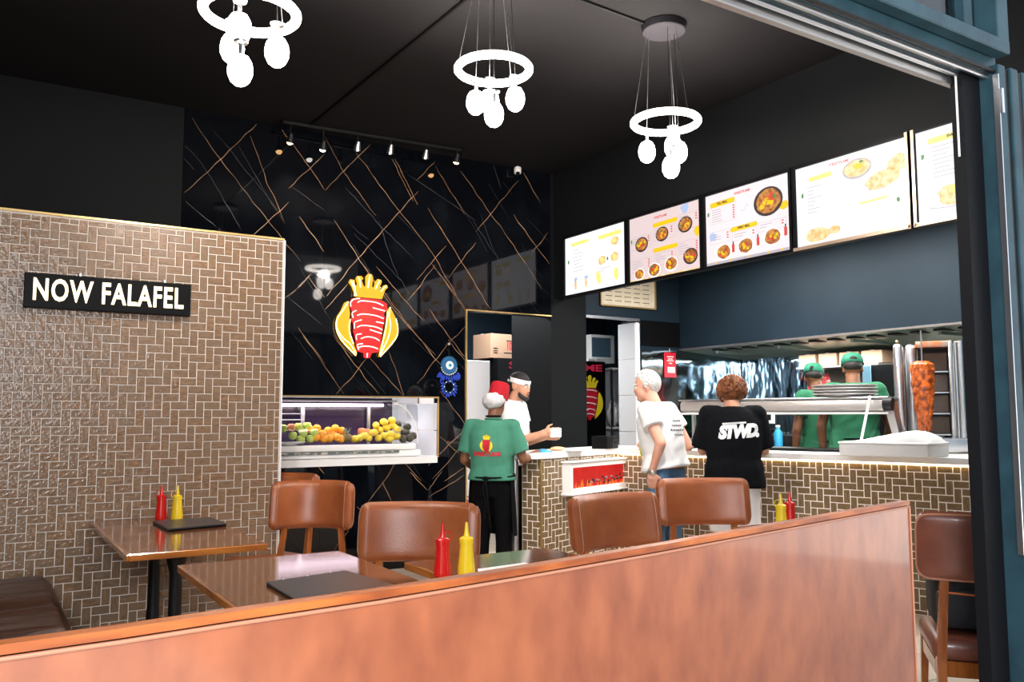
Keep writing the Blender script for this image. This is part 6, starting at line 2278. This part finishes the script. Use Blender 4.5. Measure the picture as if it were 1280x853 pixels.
for i in range(420):
    a, z = rj.uniform(0, 2 * PI), rj.uniform(-.55, 1)
    r_ = math.sqrt(1 - z * z)
    c_ = V((.106 * r_ * math.cos(a), .116 * r_ * math.sin(a) + .032, .100 * z + .048))
    if c_.y < -.05 and c_.z < .06:
        continue
    hm.ball(Hm @ (c_ * k), rj.uniform(.013, .021), 7, 5)
hm.ball(Hm @ (V((0, .034, .042)) * k), (.102, .106, .094), 20, 14)
put('hair', hm, m_hcurl, t, smooth=80, norm=False)
put('smartwatch', MB().box(P['wrR'] + V((-.02, .03, .0)), (.045, .045, .05), bev=.01), m_plastic_black, t)
me = text_mesh('STWD.', .088, bold=.0095, sx=.86, shear=.30, space=.84)
me.transform(Matrix.Rotation(.06, 4, 'Z'))
artwork(t, 't_shirt', me, 'shirt_lettering', m_whiteprint, Matrix.Translation((-.02, .5, 1.295 * k)) @ BACKM, V((0, -1, 0)))
me = MB()
me.box((-.045, .066, 0), (.17, .013, .0002))
me = me.mesh('l')
me.transform(Matrix.Rotation(.06, 4, 'Z'))
artwork(t, 't_shirt', me, 'lettering_bar', m_whiteprint, Matrix.Translation((-.04, .5, 1.295 * k)) @ BACKM, V((0, -1, 0)))

# ---- 5, 6 kitchen staff behind the display
for n_, (px, d_, h_, fd_, lab, hx) in enumerate(((1068, 7.30, 1.82, (FHz * .9 + RHz * .35), 'kitchen worker in green T-shirt and green cap, the nearer one beside the tall refrigerator', 5),
                                                 (1027, 7.75, 1.76, (FHz * .9 - RHz * .25), 'kitchen worker in green T-shirt and green cap, half hidden left of the other', -40))):
    w0 = wp(px, 520, d_)
    t, P, Hm, k, ax = person(lab, (w0.x, w0.y), face(fd_.x, fd_.y), h_, m_sk_dark,
        J=dict(chest=(0, -.02, 1.30), neck=(0, -.05, 1.46), head=(0, -.10, 1.60), elL=(.26, .0, 1.13), elR=(-.27, -.02, 1.13), wrR=(-.24, -.12, .93), wrL=(.25, -.05, .90)),
        head_rot=(18, 0, hx), shirt=m_green2, sleeve=.6, trousers=m_btrou, hem=.03, loose=.01, z0=.115)
    put('cap', MB().lathe([(.086, .030), (.092, .035), (.090, .075), (.074, .112), (.04, .130), (0, .135)], 28, Hm @ Matrix.Translation((0, .012, 0)) @ Matrix.Diagonal((k, 1.14 * k, k, 1)), cap=False), MATS['cap_green'] if 'cap_green' in MATS else mat('cap_green', (.012, .16, .09), .7), t, smooth=60)
    put('cap_opening', MB().ball(Hm @ (V((0, .108, .055)) * k), (.032, .012, .022), 12, 8), m_hblack, t)
    put('cap_peak', MB().ball(Hm @ (V((0, -.11, .035)) * k), (.062, .06, .008), 14, 8), MATS['cap_green'], t)
    put('hair', MB().ball(Hm @ (V((0, .03, .02)) * k), (.080 * k, .088 * k, .060 * k), 16, 10), m_hblack, t)
    put('apron_string', MB().tube([(0, .165 * k, 1.02 * k), (.012, .20 * k, .90 * k), (-.01, .20 * k, .78 * k)], .007, 5).tube([(.19 * k * math.cos(a * PI / 16), .150 * k * math.sin(a * PI / 16), 1.02 * k) for a in range(17)], .010, 6), m_bcot, t)
slabbox('trim_9', 6.0, 7.7, 2.2, 6.9, -.01, .112, m_joint)

# ---- black bag on the maroon chair
ch_p = V((3.56, 2.03, 0))
bgd = V((.75, .62, 0)).normalized()
bp = ch_p + bgd * .0
bag = thing('black_bag', 'black camera bag with orange piping on the seat of the maroon chair', 'bag', (bp.x + .045, bp.y + .0, .492), face(.75, .62))
put('bag_body', MB().box((0, -.05, .13), (.40, .24, .26), bev=.04), mat('black_nylon', (.008, .010, .014), .6, bump=(160, .4)), bag)
put('bag_pocket', MB().box((0.02, .09, .085), (.34, .06, .15), bev=.02), MATS['black_nylon'], bag)
put('piping', MB().tube([(-.16, .125, .145), (0, .128, .150), (.19, .125, .160)], .004, 6), mat('orange_piping', (.75, .18, .04), .5), bag)
put('zip_pull', MB().tube([(-.12, .13, .10), (-.12, .14, .05)], .006, 6), MATS['orange_piping'], bag)
put('carry_strap', MB().tube([(.18, -.05, .20), (.16, -.02, .30), (.0, .0, .33), (-.16, -.02, .30), (-.18, -.05, .20)], .014, 6), MATS['black_nylon'], bag)
